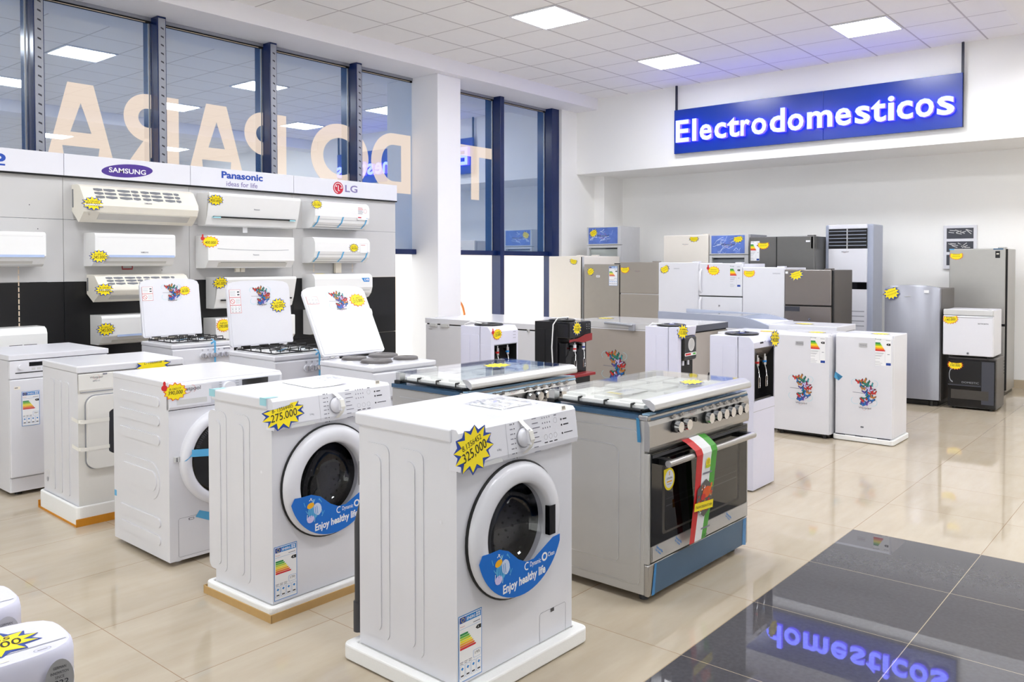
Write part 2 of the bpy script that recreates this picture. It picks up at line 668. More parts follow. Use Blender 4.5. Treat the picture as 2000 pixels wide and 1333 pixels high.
    def extrude_profile(self, prof, axis, a0, a1, m, smooth=False, caps=True):
        """closed outline swept along 'x' (outline is (y, z)) or 'y' (outline is (x, z))"""
        n = len(prof)
        if axis == 'x':
            vs = [(a0, p, q) for p, q in prof] + [(a1, p, q) for p, q in prof]
        else:
            vs = [(p, a0, q) for p, q in prof] + [(p, a1, q) for p, q in prof]
        self.add(vs, [(k, (k + 1) % n, n + (k + 1) % n, n + k) for k in range(n)], m, smooth)
        if caps:
            self.add(vs, [tuple(reversed(range(n))), tuple(range(n, 2 * n))], m)
        return self

    def text(self, fr, s, x, y, h, m, w=None, bold=0.0, shear=0.0, off=0.001, align='l', depth=0.0, side=None):
        """lettering whose inked box is h tall, its lower left corner at (x, y)"""
        vs, fs, x0, x1, y0, y1 = glyphs(s, bold, shear)
        if not fs:
            return self
        ky = h / max(1e-6, y1 - y0)
        kx = ky if w is None else w / max(1e-6, x1 - x0)
        W = (x1 - x0) * kx
        ox = x - (W if align == 'r' else W / 2 if align == 'c' else 0)
        P = [(ox + (a - x0) * kx, y + (b - y0) * ky) for a, b in vs]
        self.add([fr.at(a, b, off + depth) for a, b in P], fs, m)
        if depth:
            cnt = {}
            for f in fs:
                for i in range(len(f)):
                    e = (f[i], f[(i + 1) % len(f)])
                    cnt[e] = cnt.get(e, 0) + 1
            edges = [e for e in cnt if (e[1], e[0]) not in cnt]
            q = [fr.at(a, b, off) for a, b in P] + [fr.at(a, b, off + depth) for a, b in P]
            N = len(P)
            self.add(q, [(a, b, N + b, N + a) for a, b in edges], side or m)
        return self

    def build(self, name, parent=None, bevel=0.0, seg=2, label=None):
        me = bpy.data.meshes.new(name)
        me.from_pydata(self.v, [], self.f)
        for m in self.mats:
            me.materials.append(M[m])
        for p, i, s in zip(me.polygons, self.mi, self.sm):
            p.material_index = i
            p.use_smooth = s
        me.update()
        o = bpy.data.objects.new(name, me)
        C.objects.link(o)
        if parent:
            o.parent = parent
        if bevel:
            b = o.modifiers.new('bevel', 'BEVEL')
            b.width = bevel
            b.segments = seg
            b.limit_method = 'ANGLE'
            b.angle_limit = math.radians(38)
        if label:
            o['label'] = label
        return o


def thing(name, label, cat, x, y, z=0.0, th=0.0, group=None):
    o = bpy.data.objects.new(name, None)
    o.empty_display_size = 0.1
    C.objects.link(o)
    o.location = (x, y, z)
    o.rotation_euler = (0, 0, th)
    return tag(o, label, cat, group)


def tag(o, label, cat, group=None):
    o['label'] = label
    o['category'] = cat
    if group:
        o['group'] = group
    return o


def struct(mb, name, bevel=0.0):
    o = mb.build(name, None, bevel)
    o['kind'] = 'structure'
    return o


# ------------------------------------------------------------------ the room
struct(MB().box(-7.75, -7.1, -0.05, 4.6, 11.0, 0, 'floor_tiles'), 'floor')
struct(MB().box(-6.93, -7.1, 3.80, 4.6, 9.95, 3.86, 'ceiling_tiles'), 'ceiling')
struct(MB().box(-7.62, -7.1, 3.638, -6.925, 9.9, 3.86, 'wall_cool'), 'trim_1')
struct(MB().box(-7.30, 9.90, 2.735, 4.6, 10.95, 3.86, 'wall_paint'), 'trim_2')
struct(MB().box(-1.44, -4.5, 3.62, -1.05, 9.88, 3.797, 'wall_cool'), 'trim_3')
struct(MB().box(-7.62, 10.85, 0, 4.6, 10.97, 2.735, 'wall_paint'), 'wall_back')
struct(MB().box(4.5, -7.1, 0, 4.6, 10.9, 3.8, 'wall_paint'), 'wall_right')
struct(MB().box(-7.6, -7.1, 2.9, 4.6, -7.0, 3.8, 'wall_paint').box(-7.6, -7.1, 0, -6.6, -7.0, 2.9, 'wall_paint').box(4.1, -7.1, 0, 4.6, -7.0, 2.9, 'wall_paint'), 'wall_front')
sw = bpy.data.objects.new('window_10', None)  # unseen shop front, added so daylight from behind lifts the ceiling
C.objects.link(sw)
sw['kind'] = 'structure'
for k in range(6):
    x0 = -6.6 + k * 1.783
    MB().box(x0, -7.06, 0.08, x0 + 1.783, -7.054, 2.9, 'glass').build('added_shop_front_pane', sw)
    MB().box(x0 - 0.04, -7.10, 0, x0 + 0.04, -7.02, 2.9, 'navy').build('post', sw)
mb = MB().box(-7.62, 9.535, 0, -7.30, 10.86, 3.638, 'wall_paint').box(-7.31, 10.35, 0, -7.12, 10.86, 2.735, 'wall_paint')
mb.box(-7.62, -7.1, 0, -7.50, 5.93, 1.545, 'wall_paint')
struct(mb, 'wall_left')
struct(MB().box(-7.60, 6.82, 0, -7.035, 7.20, 3.638, 'wall_cool'), 'pillar', 0.006)
struct(MB().box(-7.12, 10.832, 0, 4.5, 10.85, 0.095, 'skirting_tile'), 'baseboard_back')
struct(MB().box(-40, -30, -0.35, -7.76, 40, -0.3, 'gravel'), 'ground')


def perforated(m, x, y0, y1, z0, z1):
    m.box(x, y0, z0, x + 0.004, y1, z1, 'galvanised')
    f = right(x + 0.004)
    z = z0 + 0.03
    while z < z1 - 0.02:
        m.poly(f, [(y0 + 0.30 * (y1 - y0), z), (y0 + 0.75 * (y1 - y0), z - 0.012), (y0 + 0.72 * (y1 - y0), z + 0.004), (y0 + 0.34 * (y1 - y0), z + 0.012)], 'ink', off=0.001)
        z += 0.075


POSTS = [0.535, 1.60, 2.655, 3.665, 4.806, 5.885, 8.262, 9.37]
BAYS = [(-7.0, 0.535), (0.615, 1.60), (1.68, 2.655), (2.735, 3.665), (3.745, 4.806), (4.886, 5.885), (5.965, 6.83), (7.19, 8.262), (8.33, 9.37)]
for i, (a, b) in enumerate(BAYS):
    w = bpy.data.objects.new('window_%d' % (i + 1), None)
    C.objects.link(w)
    w.location = (-7.48, a, 0)
    w['kind'] = 'structure'
    L = b - a
    MB().box(-0.012, 0, 1.595, 0, L, 3.60, 'film_pane').build('upper_pane', w)
    MB().box(-0.02, 0, 1.535, 0.075, L, 1.597, 'navy').build('transom', w, 0.004)
    m = MB().box(-0.012, 0, 3.585, 0.012, L, 3.606, 'dark_gap').box(0.0, 0, 3.606, 0.02, L, 3.638, 'galvanised')
    m.box(0.0125, 0.05, 3.588, 0.0135, L - 0.05, 3.593, 'slot_light')
    m.build('top_track', w)
    if a > 5:
        MB().box(-0.012, 0, 0.0, -0.004, L, 1.535, 'glass').build('lower_pane', w)
    post = [p for p in POSTS if abs(p - b) < 0.03]
    if post:
        pw = 0.08 if b < 9 else 0.165
        m = MB().box(-0.02, L, 0, 0.135, L + pw, 3.637, 'navy')
        m.build('post', w, 0.003)
        if b < 7:
            m = MB()
            perforated(m, 0.135, L + 0.008, L + 0.072, 1.55, 3.62)
            m.build('perforated_angle', w)
        MB().box(0.0, L - 0.02, 1.6, 0.006, L - 0.008, 3.59, 'alu').build('edge_bead', w)

# letters on the window glass, read from the street, so they run mirrored indoors
GF = Frame((-7.4785, 0, 0), (0, -1, 0), (0, 0, 1))


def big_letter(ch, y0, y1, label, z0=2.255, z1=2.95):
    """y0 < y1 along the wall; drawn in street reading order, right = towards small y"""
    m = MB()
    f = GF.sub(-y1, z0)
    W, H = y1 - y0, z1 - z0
    P = lambda pts: m.poly(f, pts, 'letter_daylight_glow', off=0)
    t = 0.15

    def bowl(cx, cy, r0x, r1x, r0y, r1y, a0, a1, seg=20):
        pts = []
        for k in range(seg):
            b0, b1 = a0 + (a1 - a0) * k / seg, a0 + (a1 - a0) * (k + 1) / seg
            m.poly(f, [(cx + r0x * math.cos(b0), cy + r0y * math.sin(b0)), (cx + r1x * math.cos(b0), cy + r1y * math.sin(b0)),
                       (cx + r1x * math.cos(b1), cy + r1y * math.sin(b1)), (cx + r0x * math.cos(b1), cy + r0y * math.sin(b1))], 'letter_daylight_glow', off=0)
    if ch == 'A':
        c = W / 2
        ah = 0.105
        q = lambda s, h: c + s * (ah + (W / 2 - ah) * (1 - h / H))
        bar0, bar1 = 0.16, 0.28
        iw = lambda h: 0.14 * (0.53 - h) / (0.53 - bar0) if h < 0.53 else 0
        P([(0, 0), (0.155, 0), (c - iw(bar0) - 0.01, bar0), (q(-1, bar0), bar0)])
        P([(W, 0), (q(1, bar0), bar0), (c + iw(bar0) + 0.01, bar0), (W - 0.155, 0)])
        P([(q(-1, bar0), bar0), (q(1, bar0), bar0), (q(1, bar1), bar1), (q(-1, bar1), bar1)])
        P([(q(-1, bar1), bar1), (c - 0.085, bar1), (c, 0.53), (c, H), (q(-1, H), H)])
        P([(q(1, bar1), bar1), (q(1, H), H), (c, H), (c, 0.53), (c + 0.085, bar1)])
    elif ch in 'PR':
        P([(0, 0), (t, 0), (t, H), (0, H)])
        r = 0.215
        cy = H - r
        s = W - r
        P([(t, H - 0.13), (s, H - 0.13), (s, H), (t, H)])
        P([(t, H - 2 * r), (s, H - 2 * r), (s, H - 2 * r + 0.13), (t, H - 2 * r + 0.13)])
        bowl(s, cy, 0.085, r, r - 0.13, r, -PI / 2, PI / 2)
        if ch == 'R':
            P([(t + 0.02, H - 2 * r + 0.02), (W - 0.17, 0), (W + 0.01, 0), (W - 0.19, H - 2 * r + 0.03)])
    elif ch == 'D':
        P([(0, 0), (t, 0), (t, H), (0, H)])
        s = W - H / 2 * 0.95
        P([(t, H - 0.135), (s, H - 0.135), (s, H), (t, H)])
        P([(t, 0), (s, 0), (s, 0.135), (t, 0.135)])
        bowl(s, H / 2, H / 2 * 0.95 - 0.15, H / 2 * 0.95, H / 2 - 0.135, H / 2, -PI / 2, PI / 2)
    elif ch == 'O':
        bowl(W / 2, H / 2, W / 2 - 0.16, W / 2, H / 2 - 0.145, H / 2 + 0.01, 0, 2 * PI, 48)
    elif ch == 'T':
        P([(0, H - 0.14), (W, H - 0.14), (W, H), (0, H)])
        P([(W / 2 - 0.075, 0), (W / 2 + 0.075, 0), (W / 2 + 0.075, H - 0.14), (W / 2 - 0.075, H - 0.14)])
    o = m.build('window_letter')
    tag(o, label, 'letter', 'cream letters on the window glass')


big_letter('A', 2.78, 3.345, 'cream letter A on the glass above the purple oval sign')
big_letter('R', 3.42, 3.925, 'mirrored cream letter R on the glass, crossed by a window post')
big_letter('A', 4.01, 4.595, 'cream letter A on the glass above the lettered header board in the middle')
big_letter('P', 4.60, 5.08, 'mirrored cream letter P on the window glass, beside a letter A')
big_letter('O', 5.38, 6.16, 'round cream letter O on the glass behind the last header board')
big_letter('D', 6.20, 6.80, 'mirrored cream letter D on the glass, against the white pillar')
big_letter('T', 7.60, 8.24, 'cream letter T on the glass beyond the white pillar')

# ------------------------------------------------------------------ ceiling lights
LIGHTS = {(2, 2): 'square ceiling light above the stoves, nearest of the three in view',
          (2, 6): 'square ceiling light over the left end of the blue hanging sign',
          (6, 6): 'square ceiling light over the right end of the blue hanging sign'}
for i in (2, 6, 10, 14):
    for j in {2: (-10, -6, -2, 2, 6), 6: (-10, -6, -2, 2, 6), 10: (-6, -2, 2, 6), 14: (-2, 2, 6)}[i]:  # unseen right-hand columns extend the grid; added to light fronts and back wall
        x, y = -6.416 + 0.564 * i, 4.943 + 0.564 * j
        lab = LIGHTS.get((i, j), 'square ceiling light set in the tiles out of view')
        t = thing('ceiling_light', lab, 'ceiling light', x + 0.282, y + 0.282, 3.80, 0, 'square lights in the ceiling grid')
        m = MB()
        a, b = 0.279, 0.262
        for x0, y0, x1, y1 in ((-a, -a, a, -b), (-a, b, a, a), (-a, -b, -b, b), (b, -b, a, b)):
            m.box(x0, y0, -0.014, x1, y1, -0.001, 'plastic_white')
        m.build('frame', t, 0.002)
        MB().box(-b, -b, -0.008, b, b, -0.002, 'panel_light').build('diffuser', t)

# ------------------------------------------------------------------ hanging sign
sg = thing('hanging_sign', 'long blue hanging sign with white lit letters on the back wall', 'sign', -3.877, 9.83, 2.89)
MB().box(-1.753, -0.005, 0, 0.25, 0.035, 0.58, 'sign_blue').box(0.252, -0.004, 0, 1.752, 0.035, 0.58, 'sign_blue').build('panel', sg, 0.004)
for x in (-1.735, 1.745):
    MB().box(x - 0.012, 0.012, 0.0 if x > 0 else 0.3, x + 0.012, 0.036, 0.908, 'sign_rod').build('hanging_rod', sg)
WORD = 'Electrodomesticos'
BOLD = 0.024
SPANS = [(-1.695, -1.5), (-1.452, -1.39), (-1.343, -1.169), (-1.133, -0.968), (-0.955, -0.786), (-0.772, -0.647), (-0.628, -0.43), (-0.388, -0.194), (-0.161, 0.039), (0.079, 0.382),
         (0.414, 0.599), (0.64, 0.81), (0.82, 0.983), (1.002, 1.073), (1.098, 1.268), (1.294, 1.483), (1.513, 1.688)]
capE = glyphs('E', BOLD, 0)
KZ = 0.29 / (capE[5] - capE[4])
sf = front(-0.005)
for (a, b), ch in zip(SPANS, WORD):
    g = glyphs(ch, BOLD, 0)
    m = MB()
    m.text(sf, ch, a, 0.138 + (g[4] - capE[4]) * KZ, (g[5] - g[4]) * KZ, 'letter_face', w=b - a, bold=BOLD, off=0.012, depth=0.05, side='letter_side')
    m.build('letter', sg)

# ------------------------------------------------------------------ display partition with brand headers
dp = thing('display_partition', 'grey and black display wall carrying the air conditioners under white headers', 'display wall', -6.83, 1.6)
EDGES = [0.0, 1.06, 2.07, 3.10, 4.39]
fR = right(0.0)
for a, b in zip(EDGES[:-1], EDGES[1:]):
    m = MB().box(-0.04, a, 1.763, 0, b - 0.003, 2.10, 'board_grey').box(-0.04, a, 1.285, 0, b - 0.003, 1.760, 'board_grey')
    rnd = random.Random(int(a * 100))
    for k in range(7):
        m.disc(fR, a + 0.1 + rnd.random() * (b - a - 0.2), 1.33 + rnd.random() * 0.7, 0.004, 'ink', seg=8)
    m.build('grey_panel', dp)
    m = MB().box(-0.04, a, 0.70, 0, b - 0.003, 1.283, 'board_black').box(-0.04, a, 0, 0, b - 0.003, 0.697, 'board_black')
    m.build('black_panel', dp)
    m = MB().box(-0.03, a, 2.095, 0.03, b - 0.004, 2.262, 'header_white').box(-0.02, a, 2.083, 0.028, b, 2.095, 'dark_gap')
    m.build('header_panel', dp, 0.002)
fH = right(0.03)
m = MB().text(fH, 'o', 0.58, 2.158, 0.062, 'brand_blue', bold=0.05, w=0.085).rect(fH, 0.585, 2.132, 0.66, 2.145, 'brand_blue')
m.build('header_lettering', dp, label='blue lettering cut by the picture edge')
f = fH.sub(1.537, 2.170, rot=0.09)
m = MB().poly(f, ell(0, 0, 0.205, 0.053, 40), 'brand_violet', off=0.001).text(fH, 'SAMSUNG', 1.537, 2.148, 0.040, 'paper', w=0.295, bold=0.02, off=0.002, align='c')
m.build('header_lettering', dp, label='purple oval with white lettering')
m = MB().text(fH, 'Panasonic', 2.56, 2.178, 0.062, 'brand_blue', w=0.41, bold=0.035, align='c').text(fH, 'ideas for life', 2.555, 2.112, 0.044, 'brand_grey', w=0.31, bold=0.012, align='c')
m.build('header_lettering', dp, label='blue lettering over a small violet line')
m = MB().disc(fH, 3.615, 2.180, 0.062, 'brand_red', seg=32).ring(fH, 3.615, 2.180, 0.044, 0.050, 'paper', off=0.002, a0=-0.05, a1=PI * 1.45)
m.rect(fH, 3.612, 2.150, 3.620, 2.205, 'paper', off=0.002).rect(fH, 3.612, 2.150, 3.634, 2.157, 'paper', off=0.002).rect(fH, 3.640, 2.177, 3.662, 2.184, 'paper', off=0.002).disc(fH, 3.592, 2.197, 0.008, 'paper', off=0.002, seg=12)
m.text(fH, 'LG', 3.70, 2.145, 0.072, 'brand_grey', w=0.155, bold=0.02)
m.build('header_lettering', dp, label='round red face mark beside two grey letters')
# daylight through the fixing rail slots, put on the board as pale dashes
for yy, z0, z1 in ((0.747, 0.95, 1.40), (3.34, 1.34, 1.43), (3.81, 1.34, 1.43)):
    m = MB()
    z = z0
    while z < z1:
        m.rect(fR, yy - 0.004, z, yy + 0.004, min(z + 0.034, z1), 'slot_light', off=0.001)
        z += 0.044
    m.build('slotted_rail', dp)

# ------------------------------------------------------------------ breaker panel on the back wall
bp = thing('breaker_panel', 'white breaker panel with three silvery windows on the back wall', 'electrical panel', -2.53, 10.85, 1.36)
m = MB().box(0, -0.03, 0, 0.36, 0, 0.52, 'plastic_white')
m.build('frame', bp, 0.006)
for k in range(3):
    m = MB()
    f = front(-0.031)
    z0 = 0.045 + k * 0.158
    m.rect(f, 0.035, z0, 0.325, z0 + 0.125, 'dark_panel')
    rnd = random.Random(k)
    for q in range(9):
        xa = 0.05 + rnd.random() * 0.2
        m.strip(f, [(xa, z0 + 0.05 + rnd.random() * 0.06), (xa + 0.06, z0 + 0.05 + rnd.random() * 0.06)], 0.008, 'light_grey', off=0.0012)
    m.build('window', bp)

# pale buildings and a red hose seen through the low window
hs = thing('pale_house', 'sunlit pale house seen through the low window beside the pillar', 'building', -22.0, 18.0, -0.3)
MB().box(-4, -6, 0, 4, 8, 4.6, 'facade').build('wall', hs)
m = MB()
m.add([(-4.4, -6.4, 4.6), (4.4, -6.4, 4.6), (4.4, 8.4, 4.6), (-4.4, 8.4, 4.6), (0, -6.4, 5.9), (0, 8.4, 5.9)], [(0, 1, 4), (1, 2, 5, 4), (2, 3, 5), (3, 0, 4, 5)], 'brick_pale')
m.build('roof', hs)
hose = MB().tube([(-8.25, 8.38 + 0.14 * math.sin(a), 0.60 + 0.30 * math.cos(a)) if a < 1.6 else (-8.25, 8.52, 0.60 - (a - 1.6)) for a in [-0.6 + 0.15 * k for k in range(16)]] + [(-8.25, 8.52, -0.3)], 0.016, 'orange')
tag(hose.build('bent_pipe'), 'bent orange pipe outside the low window beyond the pillar', 'pipe')

# ------------------------------------------------------------------ shared small parts


def sticker(parent, fr, cx, cy, rx, ry, style='blue', t1='', t2='', rot=0.0, n=12, cut=None, thumb=False, seed=3, scribble=False, name='price_sticker'):
    f = fr.sub(cx, cy, rot)
    m = MB()
    if style == 'blue':
        m.poly(f, star(0, 0, rx * 1.03, ry * 1.03, n, 0.80, 0.05, seed, cut), 'sticker_blue', off=0.001, depth=0.0006)
        m.poly(f, star(0, 0, rx, ry, n, 0.64, 0.05, seed + 5, cut), 'yellow', off=0.0018, depth=0.0006)
    elif style == 'red':
        m.poly(f, star(0, 0, rx * 1.04, ry * 1.04, n + 4, 0.80, 0.02, seed, cut), 'sticker_red', off=0.001, depth=0.0006)
        m.poly(f, star(0, 0, rx * 0.94, ry * 0.94, n + 4, 0.80, 0.03, seed + 5, cut), 'yellow', off=0.0018, depth=0.0006)
    if thumb:
        m.disc(f, -rx * 0.92, ry * 0.55, ry * 0.34, 'red', off=0.0028, seg=14)
        m.poly(f, ell(-rx * 0.90, ry * 1.0, ry * 0.16, ry * 0.30, 12), 'red', off=0.0030)
    if scribble:
        for q, (yy, hh, ww) in enumerate(((ry * 0.22, ry * 0.12, rx * 0.5), (-ry * 0.18, ry * 0.2, rx * 0.55))):
            m.strip(f, [(-ww + 2 * ww * k / 11, yy + (hh if k % 2 else -hh) * 0.6) for k in range(12)], ry * 0.05, 'ink_black', off=0.0032)
    if t1:
        m.text(f, t1, 0, ry * 0.20, ry * 0.24, 'ink_black', w=rx * 1.0, off=0.0032, align='c', shear=0.15)
    if t2:
        m.text(f, t2, 0, -ry * 0.36, ry * 0.48, 'ink_black', w=rx * 1.25, off=0.0032, align='c', shear=0.15, bold=0.004)
    return m.build(name, parent)


def energy_label(parent, fr, x0, y0, w, h, num=None, kind='blue', sheet=True):
    m = MB()
    f = fr.sub(x0, y0)
    if kind == 'blue':
        m.rect(f, 0, 0, w, h, 'label_blue', off=0.0008)
        m.rect(f, w * 0.025, w * 0.025, w * 0.975, h - w * 0.025, 'paper', off=0.0012)
        m.rect(f, w * 0.05, h * 0.885, w * 0.30, h * 0.975, 'flag_blue', off=0.0016)
        m.ring(f, w * 0.175, h * 0.93, w * 0.055, w * 0.068, 'arrow3', off=0.002, seg=12)
        m.rect(f, w * 0.31, h * 0.885, w * 0.95, h * 0.975, 'label_blue', off=0.0016)
        m.text(f, 'ENERG', w * 0.35, h * 0.905, h * 0.045, 'paper', w=w * 0.36, off=0.002, bold=0.02)
        for q in range(4):
            m.disc(f, w * (0.78 + 0.09 * (q % 2)), h * (0.915 + 0.035 * (q // 2)), w * 0.035, 'paper', off=0.002, seg=10)
        m.strip(f, [(w * 0.05, h * 0.795), (w * 0.95, h * 0.795)], 0.0008, 'label_blue', off=0.0016)
        m.text(f, 'Westpool', w * 0.06, h * 0.82, h * 0.022, 'logo_red', off=0.0016)
        m.strip(f, [(w * 0.62, h * 0.83), (w * 0.92, h * 0.83)], h * 0.012, 'ink_soft', off=0.0016)
        for q in range(7):
            y = h * (0.70 - 0.036 * q)
            L = w * (0.32 + 0.055 * q)
            m.poly(f, [(w * 0.06, y), (w * 0.06 + L, y), (w * 0.06 + L + h * 0.014, y + h * 0.015), (w * 0.06 + L, y + h * 0.03), (w * 0.06, y + h * 0.03)], 'arrow%d' % q, off=0.0016)
        y = h * 0.70
        m.poly(f, [(w * 0.72, y + h * 0.03), (w * 0.80, y), (w * 0.96, y), (w * 0.96, y + h * 0.06), (w * 0.80, y + h * 0.06)], 'ink_black', off=0.0016)
        m.text(f, 'A', w * 0.81, y + h * 0.016, h * 0.03, 'paper', off=0.002)
        m.rect(f, w * 0.62, h * 0.285, w * 0.95, h * 0.40, 'label_blue', off=0.0014, r=w * 0.04)
        m.rect(f, w * 0.63, h * 0.289, w * 0.94, h * 0.396, 'paper', off=0.0016, r=w * 0.035)
        m.text(f, num or '195', w * 0.69, h * 0.335, h * 0.042, 'ink_black', w=w * 0.2, off=0.002)
        for q in range(3):
            m.strip(f, [(w * (0.06 + 0.18 * q), h * 0.30), (w * (0.2 + 0.18 * q), h * 0.30)], h * 0.01, 'ink_soft', off=0.0016)
            m.strip(f, [(w * (0.06 + 0.18 * q), h * 0.275), (w * (0.18 + 0.18 * q), h * 0.275)], h * 0.01, 'ink_soft', off=0.0016)
        for q in range(4):
            x = w * (0.05 + 0.235 * q)
            m.rect(f, x, h * 0.06, x + w * 0.20, h * 0.255, 'label_blue', off=0.0014, r=w * 0.03)
            m.rect(f, x + w * 0.008, h * 0.063, x + w * 0.192, h * 0.252, 'paper', off=0.0016, r=w * 0.028)
            m.poly(f, star(x + w * 0.10, h * 0.20, w * 0.06, h * 0.028, 4, 0.6), 'label_blue', off=0.002)
            m.strip(f, [(x + w * 0.04, h * 0.095), (x + w * 0.16, h * 0.095)], h * 0.022, 'ink', off=0.002)
    else:
        if sheet:
            m.rect(f, 0, 0, w, h, 'paper', off=0.0008)
        m.text(f, 'Energy', 0.0, h * 0.93, h * 0.055, 'ink_black', w=w * 0.38, off=0.0014)
        m.strip(f, [(w * 0.66, h * 0.93), (w * 0.95, h * 0.93)], h * 0.014, 'ink_soft', off=0.0014)
        for q in range(7):
            y = h * (0.80 - 0.045 * q)
            L = w * (0.30 + 0.05 * q)
            m.poly(f, [(0, y), (L, y), (L + h * 0.02, y + h * 0.022), (L, y + h * 0.044), (0, y + h * 0.044)], 'arrow%d' % q, off=0.0014)
        y = h * 0.74
        m.poly(f, [(w * 0.68, y + h * 0.04), (w * 0.76, y), (w * 0.95, y), (w * 0.95, y + h * 0.08), (w * 0.76, y + h * 0.08)], 'ink_black', off=0.0014)
        m.text(f, 'A', w * 0.79, y + h * 0.02, h * 0.045, 'paper', off=0.002)
        for q, (yy, ww) in enumerate(((0.46, 0.55), (0.43, 0.5), (0.37, 0.45), (0.34, 0.38), (0.26, 0.3), (0.14, 0.3), (0.09, 0.45), (0.03, 0.38))):
            m.strip(f, [(0, h * yy), (w * ww, h * yy)], h * 0.012, 'grey_line', off=0.0014)
        m.strip(f, [(w * 0.62, h * 0.1), (w * 0.62, h * 0.62)], w * 0.008, 'grey_line', off=0.0014)
        m.strip(f, [(w * 0.76, h * 0.42), (w * 0.9, h * 0.42)], h * 0.02, 'ink_soft', off=0.0014)
        m.rect(f, w * 0.68, h * 0.02, w * 0.98, h * 0.11, 'flag_blue', off=0.0014)
    return m.build('energy_label', parent)


def westpool(m, fr, x, y, w, ink='ink', off=0.001, align='l'):
    """wordmark with two thin red loops behind it"""
    x0 = x - w / 2 if align == 'c' else x
    h = w * 0.20
    m.text(fr, 'Westpool', x0, y, h, ink, w=w, off=off + 0.0004)
    m.ring(fr, x0 + w * 0.44, y + h * 0.5, w * 0.155, w * 0.167, 'logo_red', off=off, a0=2.2, a1=5.6)
    m.ring(fr, x0 + w * 0.62, y + h * 0.5, w * 0.155, w * 0.167, 'logo_red', off=off, a0=-0.9, a1=1.6)
    return m


FLY = [(0.33, 0.83, 0), (0.46, 0.84, 1), (0.57, 0.79, 2), (0.42, 0.72, 3), (0.55, 0.73, 2), (0.72, 0.75, 6), (0.47, 0.66, 1), (0.62, 0.68, 7), (0.76, 0.66, 5), (0.68, 0.62, 7),
       (0.53, 0.57, 4), (0.72, 0.55, 0), (0.82, 0.56, 0), (0.63, 0.49, 3), (0.78, 0.45, 1), (0.55, 0.41, 2), (0.71, 0.36, 3), (0.48, 0.34, 0), (0.60, 0.30, 7), (0.53, 0.26, 4), (0.48, 0.24, 3)]


def butterflies(parent, fr, x0, y0, w, h, sheet=True, name='butterfly_decal'):
    f = fr.sub(x0, y0)
    m = MB()
    if sheet:
        m.rect(f, 0, 0, w, h, 'decal_sheet', off=0.0006)
    for sx, sy, a0, a1 in ((0.20, 0.80, 1.3, 3.9), (0.20, 0.32, 2.2, 5.3), (0.80, 0.80, -1.2, 1.5), (0.78, 0.30, -1.9, 0.9)):
        m.ring(f, w * sx, h * sy, w * 0.145, w * 0.157, 'tape_pale', off=0.001, a0=a0, a1=a1, seg=18, ky=0.8)
    rnd = random.Random(5)
    for k, (u, v, c) in enumerate(FLY):
        g = f.sub(u * w, v * h, rot=rnd.uniform(-0.6, 0.6))
        s = w * rnd.uniform(0.095, 0.135)
        col = 'wing%d' % c
        o = 0.0012 + k * 0.00012
        m.poly(g, [(0, 0), (s * 1.0, s * 0.85), (s * 1.15, s * 0.35), (s * 0.7, -s * 0.1)], 'ink_black', off=o)
        m.poly(g, [(0, 0), (-s * 1.0, s * 0.85), (-s * 1.15, s * 0.35), (-s * 0.7, -s * 0.1)][::-1], 'ink_black', off=o)
        m.poly(g, [(0.0, 0), (s * 0.88, s * 0.68), (s * 0.98, s * 0.34), (s * 0.6, -s * 0.05)], col, off=o + 0.00006)
        m.poly(g, [(0.0, 0), (-s * 0.88, s * 0.68), (-s * 0.98, s * 0.34), (-s * 0.6, -s * 0.05)][::-1], col, off=o + 0.00006)
        m.poly(g, [(0, 0), (s * 0.65, -s * 0.1), (s * 0.6, -s * 0.6), (s * 0.2, -s * 0.55)][::-1], col, off=o + 0.00006)
        m.poly(g, [(0, 0), (-s * 0.65, -s * 0.1), (-s * 0.6, -s * 0.6), (-s * 0.2, -s * 0.55)], col, off=o + 0.00006)
        m.poly(g, [(-s * 0.06, -s * 0.45), (s * 0.06, -s * 0.45), (s * 0.05, s * 0.3), (-s * 0.05, s * 0.3)], 'ink_black', off=o + 0.0001)
    m.strip(f, [(w * 0.10, h * 0.535), (w * 0.46, h * 0.525)], h * 0.014, 'ink_soft', off=0.001)
    westpool(m, f, w * 0.52, h * 0.10, w * 0.42, off=0.001, align='c')
    return m.build(name, parent)


def feet(parent, w, d, h, m='rubber', r=0.02, inset=0.05):
    for x in (inset, w - inset):
        for y in (inset, d - inset):
            MB().cyl(TOP, x, y, r, 0.0, h, m, seg=14).build('foot', parent)


# ------------------------------------------------------------------ washing machines


